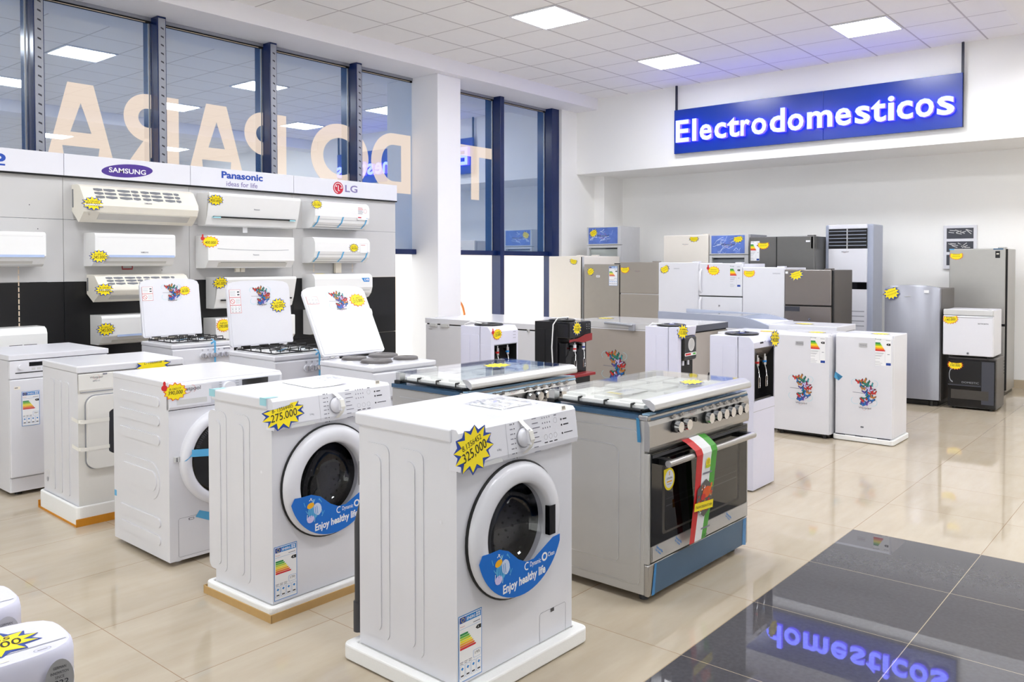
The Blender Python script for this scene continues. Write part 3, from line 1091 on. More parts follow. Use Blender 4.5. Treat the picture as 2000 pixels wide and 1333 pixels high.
def drum_door(root, cx, cz, R, r, door_m='enamel', drum_depth=0.30, crescent=False, dark=True, yb=-0.012):
    """porthole door: gasket, ring, glass bowl and the drum behind it"""
    f = front(0.0)
    m = MB().lathe(f, cx, cz, [(R + 0.004, 0.0), (R + 0.006, 0.008), (R - 0.004, 0.011), (R - 0.01, 0.004)], 'ink_black', 56)
    m.build('door_seal', root)
    d = MB().lathe(f, cx, cz, [(R, 0.008), (R - 0.003, 0.022), (R - 0.018, 0.034), (R - 0.04, 0.039), (r + 0.014, 0.038), (r + 0.006, 0.034), (r + 0.001, 0.022), (r, 0.0), (r - 0.002, -0.02)], door_m, 56).build('door', root)
    m = MB().lathe(f, cx, cz, [(r - 0.002, 0.002), (r - 0.02, -0.035), (r - 0.05, -0.075), (0.0005, -0.085)], 'glass_drum', 40)
    m.build('door_glass', d)
    m = MB()
    m.box(cx + r * 0.93, -0.0405, cz - 0.052, cx + r + 0.022, -0.02, cz + 0.052, 'black_gloss')
    m.build('door_grip', d)
    m = MB()
    m.lathe(f, cx, cz, [(r + 0.03, -0.012), (r + 0.005, -0.06), (r + 0.03, -0.075)], 'drum_dark', 40)
    m.lathe(f, cx, cz, [(r + 0.035, -0.075), (r + 0.09, -0.09), (r + 0.09, -drum_depth)], 'steel_drum', 40)
    m.add([front(0).at(*p, -drum_depth) for p in ell(cx, cz, r + 0.09, r + 0.09, 40)], [tuple(range(40))], 'steel_drum')
    fb = front(drum_depth)
    for q in range(5):
        rr = 0.04 + q * 0.032
        n = 6 + q * 6
        for k in range(n):
            m.disc(fb, cx + rr * math.cos(2 * PI * k / n), cz + rr * math.sin(2 * PI * k / n), 0.0055, 'ink_black', off=0.001, seg=6)
    for a in (0.6, 0.6 + 2 * PI / 3, 0.6 + 4 * PI / 3):
        rr = r + 0.09
        m.poly(f.sub(cx + rr * math.cos(a), cz + rr * math.sin(a), a), [(-0.055, -0.018), (0, -0.045), (0, 0.045), (-0.055, 0.018)], 'drum_dark', off=-drum_depth + 0.01, depth=drum_depth - 0.11)
    for q in range(7):
        for k in range(34):
            a = 2 * PI * (k + 0.5 * (q % 2)) / 34
            p = f.sub(cx + (r + 0.0885) * math.cos(a), cz + (r + 0.0885) * math.sin(a), a)
            g = Frame(p.at(0, 0, -0.12 - q * 0.024), p.v, p.n)
            m.poly(g, ell(0, 0, 0.0045, 0.0045, 6), 'ink_black', off=0.001)
            m.poly(g, ell(0, 0, 0.0045, 0.0045, 6)[::-1], 'ink_black', off=-0.001)
    m.build('drum', root)
    if crescent:
        m = MB()
        Rr = R - 0.008
        up = [(0.205, -0.060), (0.165, -0.062), (0.11, -0.088), (0.06, -0.112), (0.02, -0.112), (-0.02, -0.093), (-0.07, -0.052), (-0.115, -0.035), (-0.16, -0.036), (-0.196, -0.034)]
        a0, a1 = math.atan2(-0.034, -0.196) + 2 * PI, math.atan2(-0.06, 0.205) + 2 * PI
        arc = [(Rr * 0.985 * math.cos(a0 + (a1 - a0) * k / 26), Rr * 0.985 * math.sin(a0 + (a1 - a0) * k / 26)) for k in range(1, 26)]
        pts = up + arc
        g = front(-0.0395).sub(cx, cz)
        m.poly(g, pts, 'crescent', off=0.0005, depth=0.0008)
        s = g.sub(-0.105, -0.100, 0.25)
        rnd = random.Random(3)
        for k in range(26):
            a = rnd.uniform(0, 2 * PI)
            rr = rnd.uniform(0.018, 0.05)
            x, y = rr * 1.0 * math.cos(a), rr * 1.1 * math.sin(a)
            m.strip(s, [(x, y), (x + rnd.uniform(-0.02, 0.02), y + rnd.uniform(0.005, 0.022))], 0.0028, ('paper', 'tape_pale', 'tape_blue')[k % 3], off=0.0016 + k * 0.00002)
        m.poly(s, ell(-0.004, -0.006, 0.026, 0.03, 14), 'tape_blue', off=0.0022)
        m.poly(s, ell(0.018, -0.004, 0.02, 0.026, 14), 'paper_blue', off=0.0024)
        m.poly(s, ell(-0.010, 0.024, 0.018, 0.012, 12), 'arrow4', off=0.0026)
        m.poly(s, ell(-0.024, -0.030, 0.018, 0.015, 12), 'wing7', off=0.0028)
        for k in range(5):
            m.strip(s, [(-0.022 + 0.009 * k, -0.024), (-0.018 + 0.009 * k, 0.010)], 0.0022, 'label_blue', off=0.003)
        m.ring(g, 0.024, -0.128, 0.010, 0.014, 'paper', off=0.0016, a0=0.9, a1=5.2)
        m.text(g, 'Dynamic', 0.040, -0.140, 0.022, 'paper', w=0.058, off=0.0016, bold=0.01)
        m.ring(g, 0.118, -0.120, 0.009, 0.0155, 'paper', off=0.0016, seg=20)
        m.text(g, 'Clean', 0.137, -0.126, 0.016, 'paper', w=0.036, off=0.0016, bold=0.01)
        m.text(g.sub(-0.098, -0.200, 0.06), 'Enjoy healthy life', 0, 0, 0.040, 'paper', w=0.222, off=0.0016, bold=0.03, shear=0.08)
        m.build('door_sticker', d)
    return d


def front_washer(x, y, th, w, d, h, b, label, num, price1, price2, tilt, pn, cut=None, hose=False, tapes=False):
    r = thing('washing_machine', label, 'washing machine', x, y, b, th, 'white front-loading machines')
    H = h - b
    zp = 0.757 - b
    m = MB()
    f = front(0.0)
    m.holed(f, 0, 0.0, w, zp - 0.004, 0.273, 0.507 - b, 0.182, 0.182, 'enamel')
    # cabinet: sides, back, bottom
    for xx, sgn in ((0.0, -1), (w, 1)):
        pts = [(xx, 0.0, 0), (xx, d - 0.01, 0), (xx, d - 0.01, H - 0.045), (xx, 0.0, H - 0.045)]
        m.add(pts, [(0, 3, 2, 1) if sgn < 0 else (0, 1, 2, 3)], 'enamel')
    m.add([(0, d - 0.01, 0), (w, d - 0.01, 0), (w, d - 0.01, H - 0.045), (0, d - 0.01, H - 0.045)], [(0, 3, 2, 1)], 'enamel')
    m.add([(0, 0, 0), (w, 0, 0), (w, d - 0.01, 0), (0, d - 0.01, 0)], [(0, 1, 2, 3)], 'enamel')
    m.box(0.0005, 0.028, 0.001, 0.0006, 0.0295, zp, 'grey_line')
    # pressed panels on both sides
    for fr in (LEFT, right(w)):
        s = -1 if fr is LEFT else 1
        for a0, a1, z0, z1 in ((0.155, 0.290, 0.098, 0.795), (0.330, 0.468, 0.106, 0.792)):
            P0, P1 = (s * a0, s * a1) if s > 0 else (-a1, -a0)
            z0 -= b
            z1 -= b
            m.poly(fr, rrect(P0, z0, P1, z1, 0.03, 5), 'enamel', off=0.0, depth=0.003)
            c = (P0 + P1) / 2
            m.poly(fr, rrect(c - 0.028, z0 + 0.025, c + 0.028, z1 - 0.04, 0.027, 5), 'enamel', off=0.003, depth=0.004)
    m.disc(LEFT, -0.073, 0.579 - b, 0.006, 'plastic_white', off=0.001)
    m.build('cabinet', r, 0.003)
    MB().box(-0.010, 0.018, H - 0.045, w + 0.010, d + 0.004, H, 'enamel').build('lid', r, 0.007, 3)
    m = MB().extrude_profile([(0.030, zp), (-0.022, zp), (-0.026, zp + 0.02), (-0.012, H - 0.012), (-0.002, H - 0.001), (0.020, H - 0.001)], 'x', -0.004, w + 0.004, 'plastic_white')
    m.build('control_panel', r, 0.004)
    fp = Frame((0, -0.0262, zp + 0.02), (1, 0, 0), (0, 0.0140, H - 0.012 - zp - 0.02))
    ph = H - 0.03 - zp
    m = MB()
    m.strip(fp, [(0.217, -0.01), (0.217, ph)], 0.0012, 'grey_line', off=0.0006)
    kx, kz = 0.302, 0.045
    for q in range(8):
        z = kz + 0.052 - q * 0.0165
        m.strip(fp, [(kx - 0.066, z), (kx - 0.052, z)], 0.003, 'ink_soft', off=0.0008)
        m.rect(fp, kx - 0.046, z - 0.002, kx - 0.042, z + 0.002, 'ink', off=0.0008)
        m.strip(fp, [(kx + 0.050, z + 0.003), (kx + 0.074 + 0.008 * (q % 3), z + 0.003)], 0.003, 'ink_soft', off=0.0008)
    for rr in range(3):
        for q in range(4):
            m.rect(fp, kx + 0.105 + q * 0.013, kz + 0.048 - rr * 0.018, kx + 0.109 + q * 0.013, kz + 0.053 - rr * 0.018, 'ink_soft', off=0.0008)
    for q in range(3):
        m.ring(fp, kx + 0.118 + q * 0.027, kz - 0.018, 0.0085, 0.0095, 'grey_line', off=0.0008, seg=16)
        m.strip(fp, [(kx + 0.108 + q * 0.027, kz - 0.037), (kx + 0.126 + q * 0.027, kz - 0.037)], 0.0035, 'ink', off=0.0008)
    m.ring(fp, kx + 0.178, kz + 0.034, 0.009, 0.010, 'grey_line', off=0.0008, seg=16)
    m.strip(fp, [(kx + 0.172, kz + 0.052), (kx + 0.186, kz + 0.052)], 0.004, 'ink_soft', off=0.0008)
    for q, (zz, ll) in enumerate(((0.032, 0.022), (0.012, 0.030), (-0.018, 0.050))):
        m.disc(fp, kx + 0.212, kz + zz, 0.004, 'ink', off=0.0008, seg=8)
        m.strip(fp, [(kx + 0.222, kz + zz), (kx + 0.222 + ll, kz + zz)], 0.0045 if q < 2 else 0.003, 'ink', off=0.0008)
    m.rect(fp, kx + 0.222, kz + 0.062, kx + 0.246, kz + 0.078, 'foam_cream', off=0.0008)
    for q in range(6):
        m.rect(fp, kx + 0.225 + q * 0.003, kz + 0.067, kx + 0.2265 + q * 0.003, kz + 0.076, 'ink', off=0.001)
    westpool(m, fp, 0.035, 0.048, 0.10)
    m.strip(fp, [(0.02, 0.004), (0.075, 0.004)], 0.004, 'ink_soft', off=0.0008)
    m.text(fp, '6.0kg' if num == '195' else '5.0kg', 0.165, 0.018, 0.009, 'ink_soft', off=0.0008)
    m.build('panel_markings', r)
    m = MB().cyl(fp, kx, kz, 0.036, 0.0, 0.003, 'grey_line', 32).lathe(fp, kx, kz, [(0.033, 0.002), (0.031, 0.014), (0.026, 0.020), (0.0003, 0.021)], 'plastic_white', 32)
    m.poly(fp, rrect(kx - 0.005, kz - 0.026, kx + 0.005, kz + 0.028, 0.004), 'plastic_white', off=0.019, depth=0.012)
    m.build('program_knob', r)
    m = MB()
    tp = [(kx - 0.010, ph + 0.004, 0.001), (kx - 0.002, kz + 0.045, 0.010), (kx + 0.006, kz + 0.02, 0.032), (kx + 0.010, kz - 0.01, 0.034), (kx + 0.004, kz - 0.035, 0.024), (kx - 0.004, kz - 0.055, 0.001)]
    V = []
    for a, bb, c in tp:
        V += [fp.at(a - 0.011, bb, c), fp.at(a + 0.011, bb, c)]
    m.add(V, [(2 * k, 2 * k + 1, 2 * k + 3, 2 * k + 2)[::-1] for k in range(len(tp) - 1)], 'tape_white')
    m.build('tape_strip', r)
    m = MB().poly(fp, [(0.07, -0.018), (0.19, -0.018), (0.185, -0.008), (0.165, -0.003), (0.075, -0.008)], 'light_grey', off=0.0004)
    m.build('drawer_grip', r)
    drum_door(r, 0.273, 0.507 - b, 0.232, 0.158, crescent=True)
    energy_label(r, FRONT, 0.006, 0.066 - b, 0.108, 0.218, num)
    m = MB()
    o = [(0.412, 0.055 - b), (0.412, 0.155 - b), (0.418, 0.163 - b), (0.556, 0.163 - b), (0.562, 0.157 - b), (0.562, 0.055 - b)]
    m.strip(FRONT, o, 0.0012, 'ink_soft', off=0.0006).rect(FRONT, 0.474, 0.150 - b, 0.494, 0.163 - b, 'rubber', off=0.0008)
    m.build('filter_flap', r)
    sticker(r, fp, 0.056 if num == '195' else 0.04, 0.045, *((0.095, 0.072) if num == '195' else (0.10, 0.062)), 'blue', price1, price2, rot=tilt, n=12, cut=cut, seed=pn)
    if tapes:
        m = MB()
        for yy in (0.02, d - 0.03):
            m.box(-0.0112, yy, H - 0.03, -0.0104, yy + 0.045, H + 0.001, 'tape_pale').box(-0.0112, yy, H + 0.0004, 0.045, yy + 0.03, H + 0.001, 'tape_pale')
        m.build('tape_strip', r)
    if hose:
        m = MB().tube([(0.03, d + 0.035, 0.02), (0.03, d + 0.035, 0.13)], 0.020, 'rubber', 12).tube([(0.03, d + 0.035, 0.13), (0.03, d + 0.035, 0.42), (0.05, d + 0.03, 0.5), (0.12, d + 0.012, 0.52)], 0.015, 'rubber', 12)
        m.build('drain_hose', r)
    return r


def foam_tray(x, y, th, w, d, b, mx, my, label, skirt=None, skirt_h=0.03, high=False):
    r = thing('foam_tray', label, 'foam packing', x, y, 0, th, 'foam trays under the machines')
    z0 = 0.0
    m = MB()
    e = 0.012
    pts = rrect(-mx, -my, w + mx, d + mx, 0.03, 4)
    top_h = b if not high else b + 0.05
    m.rim(TOP, pts, rrect(-0.004, -0.004, w + 0.004, d + 0.004, 0.008, 4), z0 + 0.004, top_h, 'foam')
    m.box(0.0, 0.0, 0.005, w, d, b - 0.0015, 'foam')
    o = m.build('foam_body', r, 0.006)
    if skirt:
        m = MB()
        t = 0.004
        hs = skirt_h
        m.box(-mx - t, -my - t, 0.0, w + mx + t, -my - 0.0005, hs, skirt)
        m.box(-mx - t, -my - t, 0.0, -mx - 0.0005, d + mx + t, hs * (0.95 if skirt == 'cardboard' else 0.25), skirt)
        m.box(w + mx + 0.0005, -my - t, 0.0, w + mx + t, d + mx + t, hs, skirt)
        m.box(-mx - t, d + mx + 0.0005, 0.0, w + mx + t, d + mx + t, hs, skirt)
        m.box(-mx, -my, 0.0, w + mx, d + mx, 0.004, skirt)
        m.build('cardboard_skirt', r)
    return r


A = (-1.870, 1.892, 1.552)
front_washer(*A, 0.600, 0.507, 0.891, 0.058, 'nearest white front-loading washing machine, yellow 325,000 price star on its control panel', '195', '8.1356452', '325,000', 0.33, 11, hose=True)
foam_tray(*A, 0.600, 0.507, 0.058, 0.042, 0.05, 'thick white foam tray under the nearest washing machine')
Bw = (-2.903, 1.895, 1.577)
front_washer(*Bw, 0.600, 0.431, 0.883, 0.055, 'white front-loading washing machine with a 275.000 price star, second from the front', '170', '8- 13564485', '275.000', 0.13, 4, cut=0.55, tapes=True)
foam_tray(*Bw, 0.600, 0.431, 0.055, 0.03, 0.035, 'white foam tray with brown cardboard edge under the second washing machine', 'cardboard', 0.034)

# papers lying on the lids


def wrinkled_bag(name, label, x, y, z, th, w, d, seed, inner=True):
    rnd = random.Random(seed)
    r = thing(name, label, 'manual', x, y, z, th)
    n, k = 12, 9
    vs, fs = [], []
    for j in range(k + 1):
        for i in range(n + 1):
            e = min(i, n - i, j, k - j)
            vs.append((w * i / n + rnd.uniform(-.003, .003), d * j / k + rnd.uniform(-.003, .003), 0.002 + (rnd.uniform(0.002, 0.012) if e > 0 else rnd.uniform(0, 0.003))))
    for j in range(k):
        for i in range(n):
            q = j * (n + 1) + i
            fs.append((q, q + 1, q + n + 2, q + n + 1))
    MB().add(vs, fs, 'plastic_film').build('plastic_bag', r)
    if inner:
        m = MB().box(w * 0.1, d * 0.12, 0.0005, w * 0.92, d * 0.88, 0.0025, 'paper')
        f = top(0.0026)
        for q in range(5):
            m.strip(f, [(w * 0.2, d * (0.25 + 0.12 * q)), (w * (0.5 + 0.07 * q), d * (0.25 + 0.12 * q))], 0.006, 'grey_line', off=0.0004)
        m.build('booklet', r)
    return r


def on_top(base, a, b):
    x, y, th = base
    return x + a * math.cos(th) - b * math.sin(th), y + a * math.sin(th) + b * math.cos(th)


px, py = on_top(A, 0.335, 0.11)
wrinkled_bag('manual_bag', 'crinkled clear bag with a manual on the nearest washing machine lid', px, py, 0.8915, 1.54, 0.20, 0.215, 2)
px, py = on_top(Bw, 0.27, 0.10)
bk = thing('manual_booklet', 'curling white booklet lying on the second washing machine lid', 'manual', px, py, 0.884, 1.5)
m = MB()
V = []
for i in range(9):
    t = i / 8
    V += [(0.19 * t, 0, 0.001 + 0.016 * max(0, t - 0.5) ** 2 * 4), (0.19 * t, 0.26, 0.001 + 0.004 * t * t)]
m.add(V, [(2 * i, 2 * i + 2, 2 * i + 3, 2 * i + 1) for i in range(8)], 'paper')
m.build('cover', bk)
px, py = on_top(Bw, 0.37, 0.19)
wrinkled_bag('manual_bag', 'small clear plastic bag lying across the white booklet', px, py, 0.893, 1.4, 0.12, 0.1, 9, inner=False)

# ------------------------------------------------------------------ tumble dryer with ribbed sides
Cd = (-3.762, 1.911, 1.545)
r = thing('tumble_dryer', 'white dryer with ribbed sides and big round dark door, red thumb price star', 'dryer', *Cd[:2], 0, Cd[2], 'white front-loading machines')
w, d, h = 0.590, 0.599, 0.870
m = MB()
m.holed(front(0), 0, 0.022, w, 0.735, 0.286, 0.487, 0.19, 0.19, 'enamel')
for xx, sgn in ((0.0, -1), (w, 1)):
    m.add([(xx, 0, 0.022), (xx, d, 0.022), (xx, d, h - 0.03), (xx, 0, h - 0.03)], [(0, 3, 2, 1) if sgn < 0 else (0, 1, 2, 3)], 'enamel')
m.add([(0, d, 0.022), (w, d, 0.022), (w, d, h - 0.03), (0, d, h - 0.03)], [(0, 3, 2, 1)], 'enamel')
m.add([(0, 0, 0.022), (w, 0, 0.022), (w, d, 0.022), (0, d, 0.022)], [(0, 1, 2, 3)], 'enamel')
for fr, s in ((LEFT, -1), (right(w), 1)):
    X0, X1 = (-0.535, -0.088) if s < 0 else (0.088, 0.535)
    for z0, z1 in ((0.742, 0.788), (0.652, 0.698), (0.560, 0.606), (0.165, 0.212), (0.082, 0.128)):
        m.poly(fr, rrect(X0, z0, X1, z1, 0.022, 5), 'enamel', off=0, depth=0.005)
    m.poly(fr, rrect(X0 + 0.005, 0.292, X1 - 0.005, 0.470, 0.085, 6), 'enamel', off=0, depth=0.004)
    m.poly(fr, rrect(X0 + 0.03, 0.335, X1 - 0.03, 0.430, 0.046, 6), 'enamel', off=0.004, depth=0.004)
m.build('cabinet', r, 0.004)
MB().box(-0.002, 0.0, h - 0.032, w + 0.002, d + 0.002, h, 'enamel').build('lid', r, 0.006, 3)
m = MB().extrude_profile([(0.02, 0.738), (-0.004, 0.738), (-0.012, 0.752), (-0.012, h - 0.02), (0.0, h - 0.006), (0.02, h - 0.006)], 'x', 0.0, w, 'plastic_white')
m.build('control_panel', r, 0.003)
f = front(-0.0122)
m = MB().rect(f, 0.034, 0.760, 0.182, 0.784, 'light_grey', off=0.0004)
m.build('drawer_grip', r)
m = MB()
westpool(m, f, 0.035, 0.818, 0.115)
for q in range(6):
    m.strip(f, [(0.245, 0.845 - 0.012 * q), (0.258, 0.845 - 0.012 * q)], 0.003, 'grey_line', off=0.0008)
    m.strip(f, [(0.33, 0.845 - 0.012 * q), (0.348, 0.845 - 0.012 * q)], 0.003, 'grey_line', off=0.0008)
m.build('panel_markings', r)
MB().cyl(f, 0.292, 0.812, 0.034, 0, 0.018, 'plastic_white', 28).build('program_knob', r, 0.003)
m = MB().rect(f, 0.366, 0.812, 0.51, 0.846, 'black_gloss', off=0.0008)
m.build('display', r)
MB().poly(f, [(0.20, 0.752), (0.57, 0.752), (0.575, 0.858), (0.23, 0.864), (0.17, 0.855), (0.205, 0.845)], 'plastic_film', off=0.004).build('protective_film', r)
# round door
cx, cz, R, rg = 0.286, 0.487, 0.240, 0.190
f0 = front(0.0)
dd = MB().lathe(f0, cx, cz, [(R, 0.0), (R, 0.022), (R - 0.008, 0.036), (R - 0.022, 0.042), (rg + 0.006, 0.040), (rg, 0.030), (rg - 0.002, 0.0)], 'plastic_white', 56).build('door', r)
MB().lathe(f0, cx, cz, [(rg, 0.034), (rg - 0.012, 0.040), (rg - 0.06, 0.046), (0.0005, 0.050)], 'glass_dark', 48).build('door_glass', dd)
m = MB().lathe(f0, cx, cz, [(rg - 0.002, 0.0), (rg - 0.03, -0.05), (rg + 0.05, -0.07), (rg + 0.05, -0.40)], 'drum_dark', 40)
m.add([f0.at(*p, -0.40) for p in ell(cx, cz, rg + 0.05, rg + 0.05, 40)], [tuple(range(40))], 'steel_drum')
for k in range(22):
    a = PI * 0.55 + k * 0.055
    m.strip(f0, [(cx + 0.165 * math.cos(a), cz + 0.165 * math.sin(a)), (cx + 0.182 * math.cos(a), cz + 0.182 * math.sin(a))], 0.004, 'grey_line', off=0.034)
m.build('drum', r)
MB().box(0.022, -0.012, 0.492, 0.046, 0.0, 0.516, 'light_grey').box(0.03, -0.014, 0.494, 0.034, -0.012, 0.514, 'ink').build('door_latch', r, 0.002)
m = MB()
fd = front(-0.050)
m.poly(fd, [(0.085, 0.548), (0.205, 0.536), (0.205, 0.500), (0.085, 0.514)][::-1], 'tape_blue', off=0.001)
m.poly(fd, [(0.046, 0.500), (0.058, 0.500), (0.095, 0.540), (0.090, 0.522)], 'tape_blue', off=0.0015)
m.build('tape_strip', r)
m = MB().poly(front(0), [(0.145, 0.240), (0.28, 0.185), (0.28, 0.140), (0.125, 0.212)][::-1], 'tape_blue', off=0.0012)
m.build('tape_strip', r)
MB().rect(LEFT, -d + 0.002, 0.235, -d + 0.028, 0.265, 'tape_blue').build('tape_strip', r)
m = MB().strip(FRONT, [(0.30, 0.221), (0.048, 0.221), (0.042, 0.215), (0.042, 0.044), (0.048, 0.038), (0.54, 0.038), (0.546, 0.044), (0.546, 0.215), (0.54, 0.221), (0.30, 0.221)], 0.0014, 'ink_soft')
m.rect(FRONT, 0.092, 0.204, 0.118, 0.214, 'ink').rect(FRONT, 0.095, 0.206, 0.116, 0.212, 'plastic_white', off=0.001).rect(FRONT, 0.26, 0.204, 0.286, 0.214, 'ink')
m.build('filter_flap', r)
feet(r, w, d, 0.024, 'plastic_white', 0.018, 0.07)
sticker(r, front(-0.0125), 0.026, 0.825, 0.056, 0.042, 'red', '8-1365177', '390,000', rot=0.02, n=9, thumb=True, seed=8)

# ------------------------------------------------------------------ vented dryer with square door
Dd = (-4.757, 1.914, 1.53)
r = thing('tumble_dryer', 'white dryer with square door and black oval window, on orange-edged foam', 'dryer', *Dd[:2], 0.055, Dd[2], 'white front-loading machines')
w, d, H = 0.581, 0.527, 0.811
m = MB()
m.holed(front(0), 0, 0, w, H - 0.142, 0.290, 0.43, 0.20, 0.165, 'enamel_warm')
for xx, sgn in ((0.0, -1), (w, 1)):
    m.add([(xx, 0, 0), (xx, d, 0), (xx, d, H - 0.04), (xx, 0, H - 0.04)], [(0, 3, 2, 1) if sgn < 0 else (0, 1, 2, 3)], 'enamel')
m.add([(0, d, 0), (w, d, 0), (w, d, H - 0.04), (0, d, H - 0.04)], [(0, 3, 2, 1)], 'enamel')
m.add([(0, 0, 0), (w, 0, 0), (w, d, 0), (0, d, 0)], [(0, 1, 2, 3)], 'enamel')
for ly in (0.16, 0.27, 0.38):
    m.poly(LEFT, rrect(-ly - 0.034, 0.08, -ly + 0.034, H - 0.10, 0.012), 'enamel', off=0, depth=0.004)
m.ring(LEFT, -0.47, 0.14, 0.030, 0.036, 'light_grey', off=0.001, a0=0, a1=PI)
m.disc(LEFT, -0.47, 0.12, 0.014, 'grey_line', off=0.001)
m.build('cabinet', r, 0.004)
MB().box(-0.004, -0.004, H - 0.04, w + 0.004, d, H, 'enamel').build('lid', r, 0.008, 3)
m = MB().extrude_profile([(0.02, H - 0.142), (-0.006, H - 0.142), (-0.012, H - 0.130), (-0.008, H - 0.045), (0.02, H - 0.042)], 'x', 0.002, w - 0.002, 'enamel_warm')
m.box(0.01, -0.0075, H - 0.146, w - 0.01, 0.0, H - 0.139, 'mid_grey')
m.build('control_panel', r, 0.003)
f = front(-0.0115)
m = MB()
westpool(m, f, 0.058, 0.738, 0.066)
m.text(f, 'DMG 6.5', 0.074, 0.722, 0.008, 'ink_soft', w=0.036, off=0.001)
m.strip(f, [(0.125, 0.76), (0.148, 0.76)], 0.008, 'ink_soft', off=0.001)
m.rect(f, 0.21, 0.762, 0.56, 0.768, 'ink', off=0.001)
m.build('panel_markings', r)
m = MB()
pts = rrect(0.037, 0.245, 0.545, 0.645, 0.05, 5)
m.poly(front(-0.001), rrect(0.033, 0.241, 0.549, 0.649, 0.053, 5), 'mid_grey', off=0, depth=0.006)
m.build('door_seal', r)
m = MB()
# door slab with an oval opening
outer = rrect(0.038, 0.246, 0.544, 0.644, 0.05, 8)
n = len(outer)
cxd, czd = 0.291, 0.44
inner = []
for a, b in outer:
    an = math.atan2((b - czd) / 0.199, (a - cxd) / 0.253)
    c_, s_ = math.cos(an), math.sin(an)
    k = (abs(c_ / 0.170) ** 3.2 + abs(s_ / 0.140) ** 3.2) ** (-1 / 3.2)
    inner.append((cxd + k * c_, czd + k * s_))
fr_ = front(0)
V = [fr_.at(a, b, 0.006) for a, b in outer] + [fr_.at(a, b, 0.030) for a, b in outer] + [fr_.at(a, b, 0.030) for a, b in inner] + [fr_.at(a, b, 0.004) for a, b in inner]
for q in range(3):
    m.add(V, [(q * n + k, q * n + (k + 1) % n, (q + 1) * n + (k + 1) % n, (q + 1) * n + k) for k in range(n)], 'enamel_warm')
dd = m.build('door', r, 0.006)
m = MB().poly(fr_, inner, 'glass_dark', off=0.012)
m.build('door_glass', dd)
m = MB()
V = [fr_.at(a, b, 0.003) for a, b in inner] + [fr_.at(cxd + (a - cxd) * 1.1, czd + (b - czd) * 1.1, -0.3) for a, b in inner]
m.add(V, [(k, (k + 1) % n, n + (k + 1) % n, n + k) for k in range(n)], 'drum_dark')
m.add(V[n:], [tuple(range(n))], 'drum_dark')
for rr in (0.06, 0.09, 0.12):
    m.ring(fr_, cxd - 0.03, czd, rr, rr + 0.008, 'mid_grey', off=-0.29 + rr)
m.build('drum', r)
for z in (0.50, 0.35):
    m = MB()
    m.rect(front(-0.031), -0.0, z, 0.15, z + 0.02, 'tape_white', off=0.0006)
    m.add([(0, -0.0006, z), (0.03, -0.0316, z), (0.03, -0.0316, z + 0.02), (0, -0.0006, z + 0.02)], [(0, 1, 2, 3)], 'tape_white')
    m.add([(-0.001, 0.09, z + 0.008), (-0.001, 0, z), (-0.001, 0, z + 0.02), (-0.001, 0.09, z + 0.028)], [(0, 1, 2, 3)], 'tape_white')
    m.build('tape_strip', r)
sticker(r, front(-0.0125), 0.40, 0.782, 0.10, 0.05, 'blue', 'L- 13500028', '', rot=0.05, n=10, cut=0.5, seed=6)
rr = foam_tray(*Dd, w, d, 0.055, 0.022, 0.024, 'high white foam tray with orange cardboard under the square-door dryer', 'cardboard_orange', 0.042, high=True)

# ------------------------------------------------------------------ dishwasher
Ed = (-5.666, 1.887, 1.556)
r = thing('dishwasher', 'white dishwasher with a pale worktop and energy label, at the left picture edge', 'dishwasher', *Ed[:2], 0, Ed[2])
w, d, h = 0.574, 0.635, 0.865
m = MB().box(0.0, 0.01, 0.02, w, d - 0.02, h - 0.035, 'enamel')
m.build('cabinet', r, 0.004)
MB().box(-0.006, -0.012, h - 0.032, w + 0.006, d, h, 'plastic_white').box(0.0, 0.004, h - 0.037, w, d - 0.02, h - 0.032, 'mid_grey').build('worktop', r, 0.005, 3)
MB().box(0.0, -0.012, 0.718, w, 0.02, h - 0.037, 'plastic_white').build('control_panel', r, 0.004)
f = front(-0.0122)
m = MB().rect(f, 0.107, 0.790, 0.285, 0.815, 'black_gloss').rect(f, 0.03, 0.750, 0.544, 0.757, 'rubber')
for q in range(5):
    m.rect(f, 0.12 + 0.03 * q, 0.766, 0.142 + 0.03 * q, 0.780, 'light_grey', r=0.003)
m.build('display', r)
MB().cyl(f, 0.06, 0.789, 0.014, 0, 0.012, 'plastic_white', 24).build('program_knob', r, 0.002)
m = MB().box(0.0, -0.014, 0.115, w, 0.008, 0.714, 'enamel')
dd = m.build('door', r, 0.006, 3)
MB().box(0.004, 0.0, 0.022, w - 0.004, 0.02, 0.108, 'enamel').build('plinth', r, 0.003)
energy_label(r, front(-0.0145), 0.062, 0.425, 0.100, 0.212, '261')
m = MB().rect(front(-0.0145), 0.022, 0.655, 0.055, 0.672, 'foam_cream').strip(front(-0.0145), [(0.025, 0.664), (0.042, 0.664)], 0.006, 'ink_soft', off=0.001)
m.build('barcode_label', r)
feet(r, w, d, 0.022, 'black', 0.02, 0.06)

# ------------------------------------------------------------------ wide steel ranges


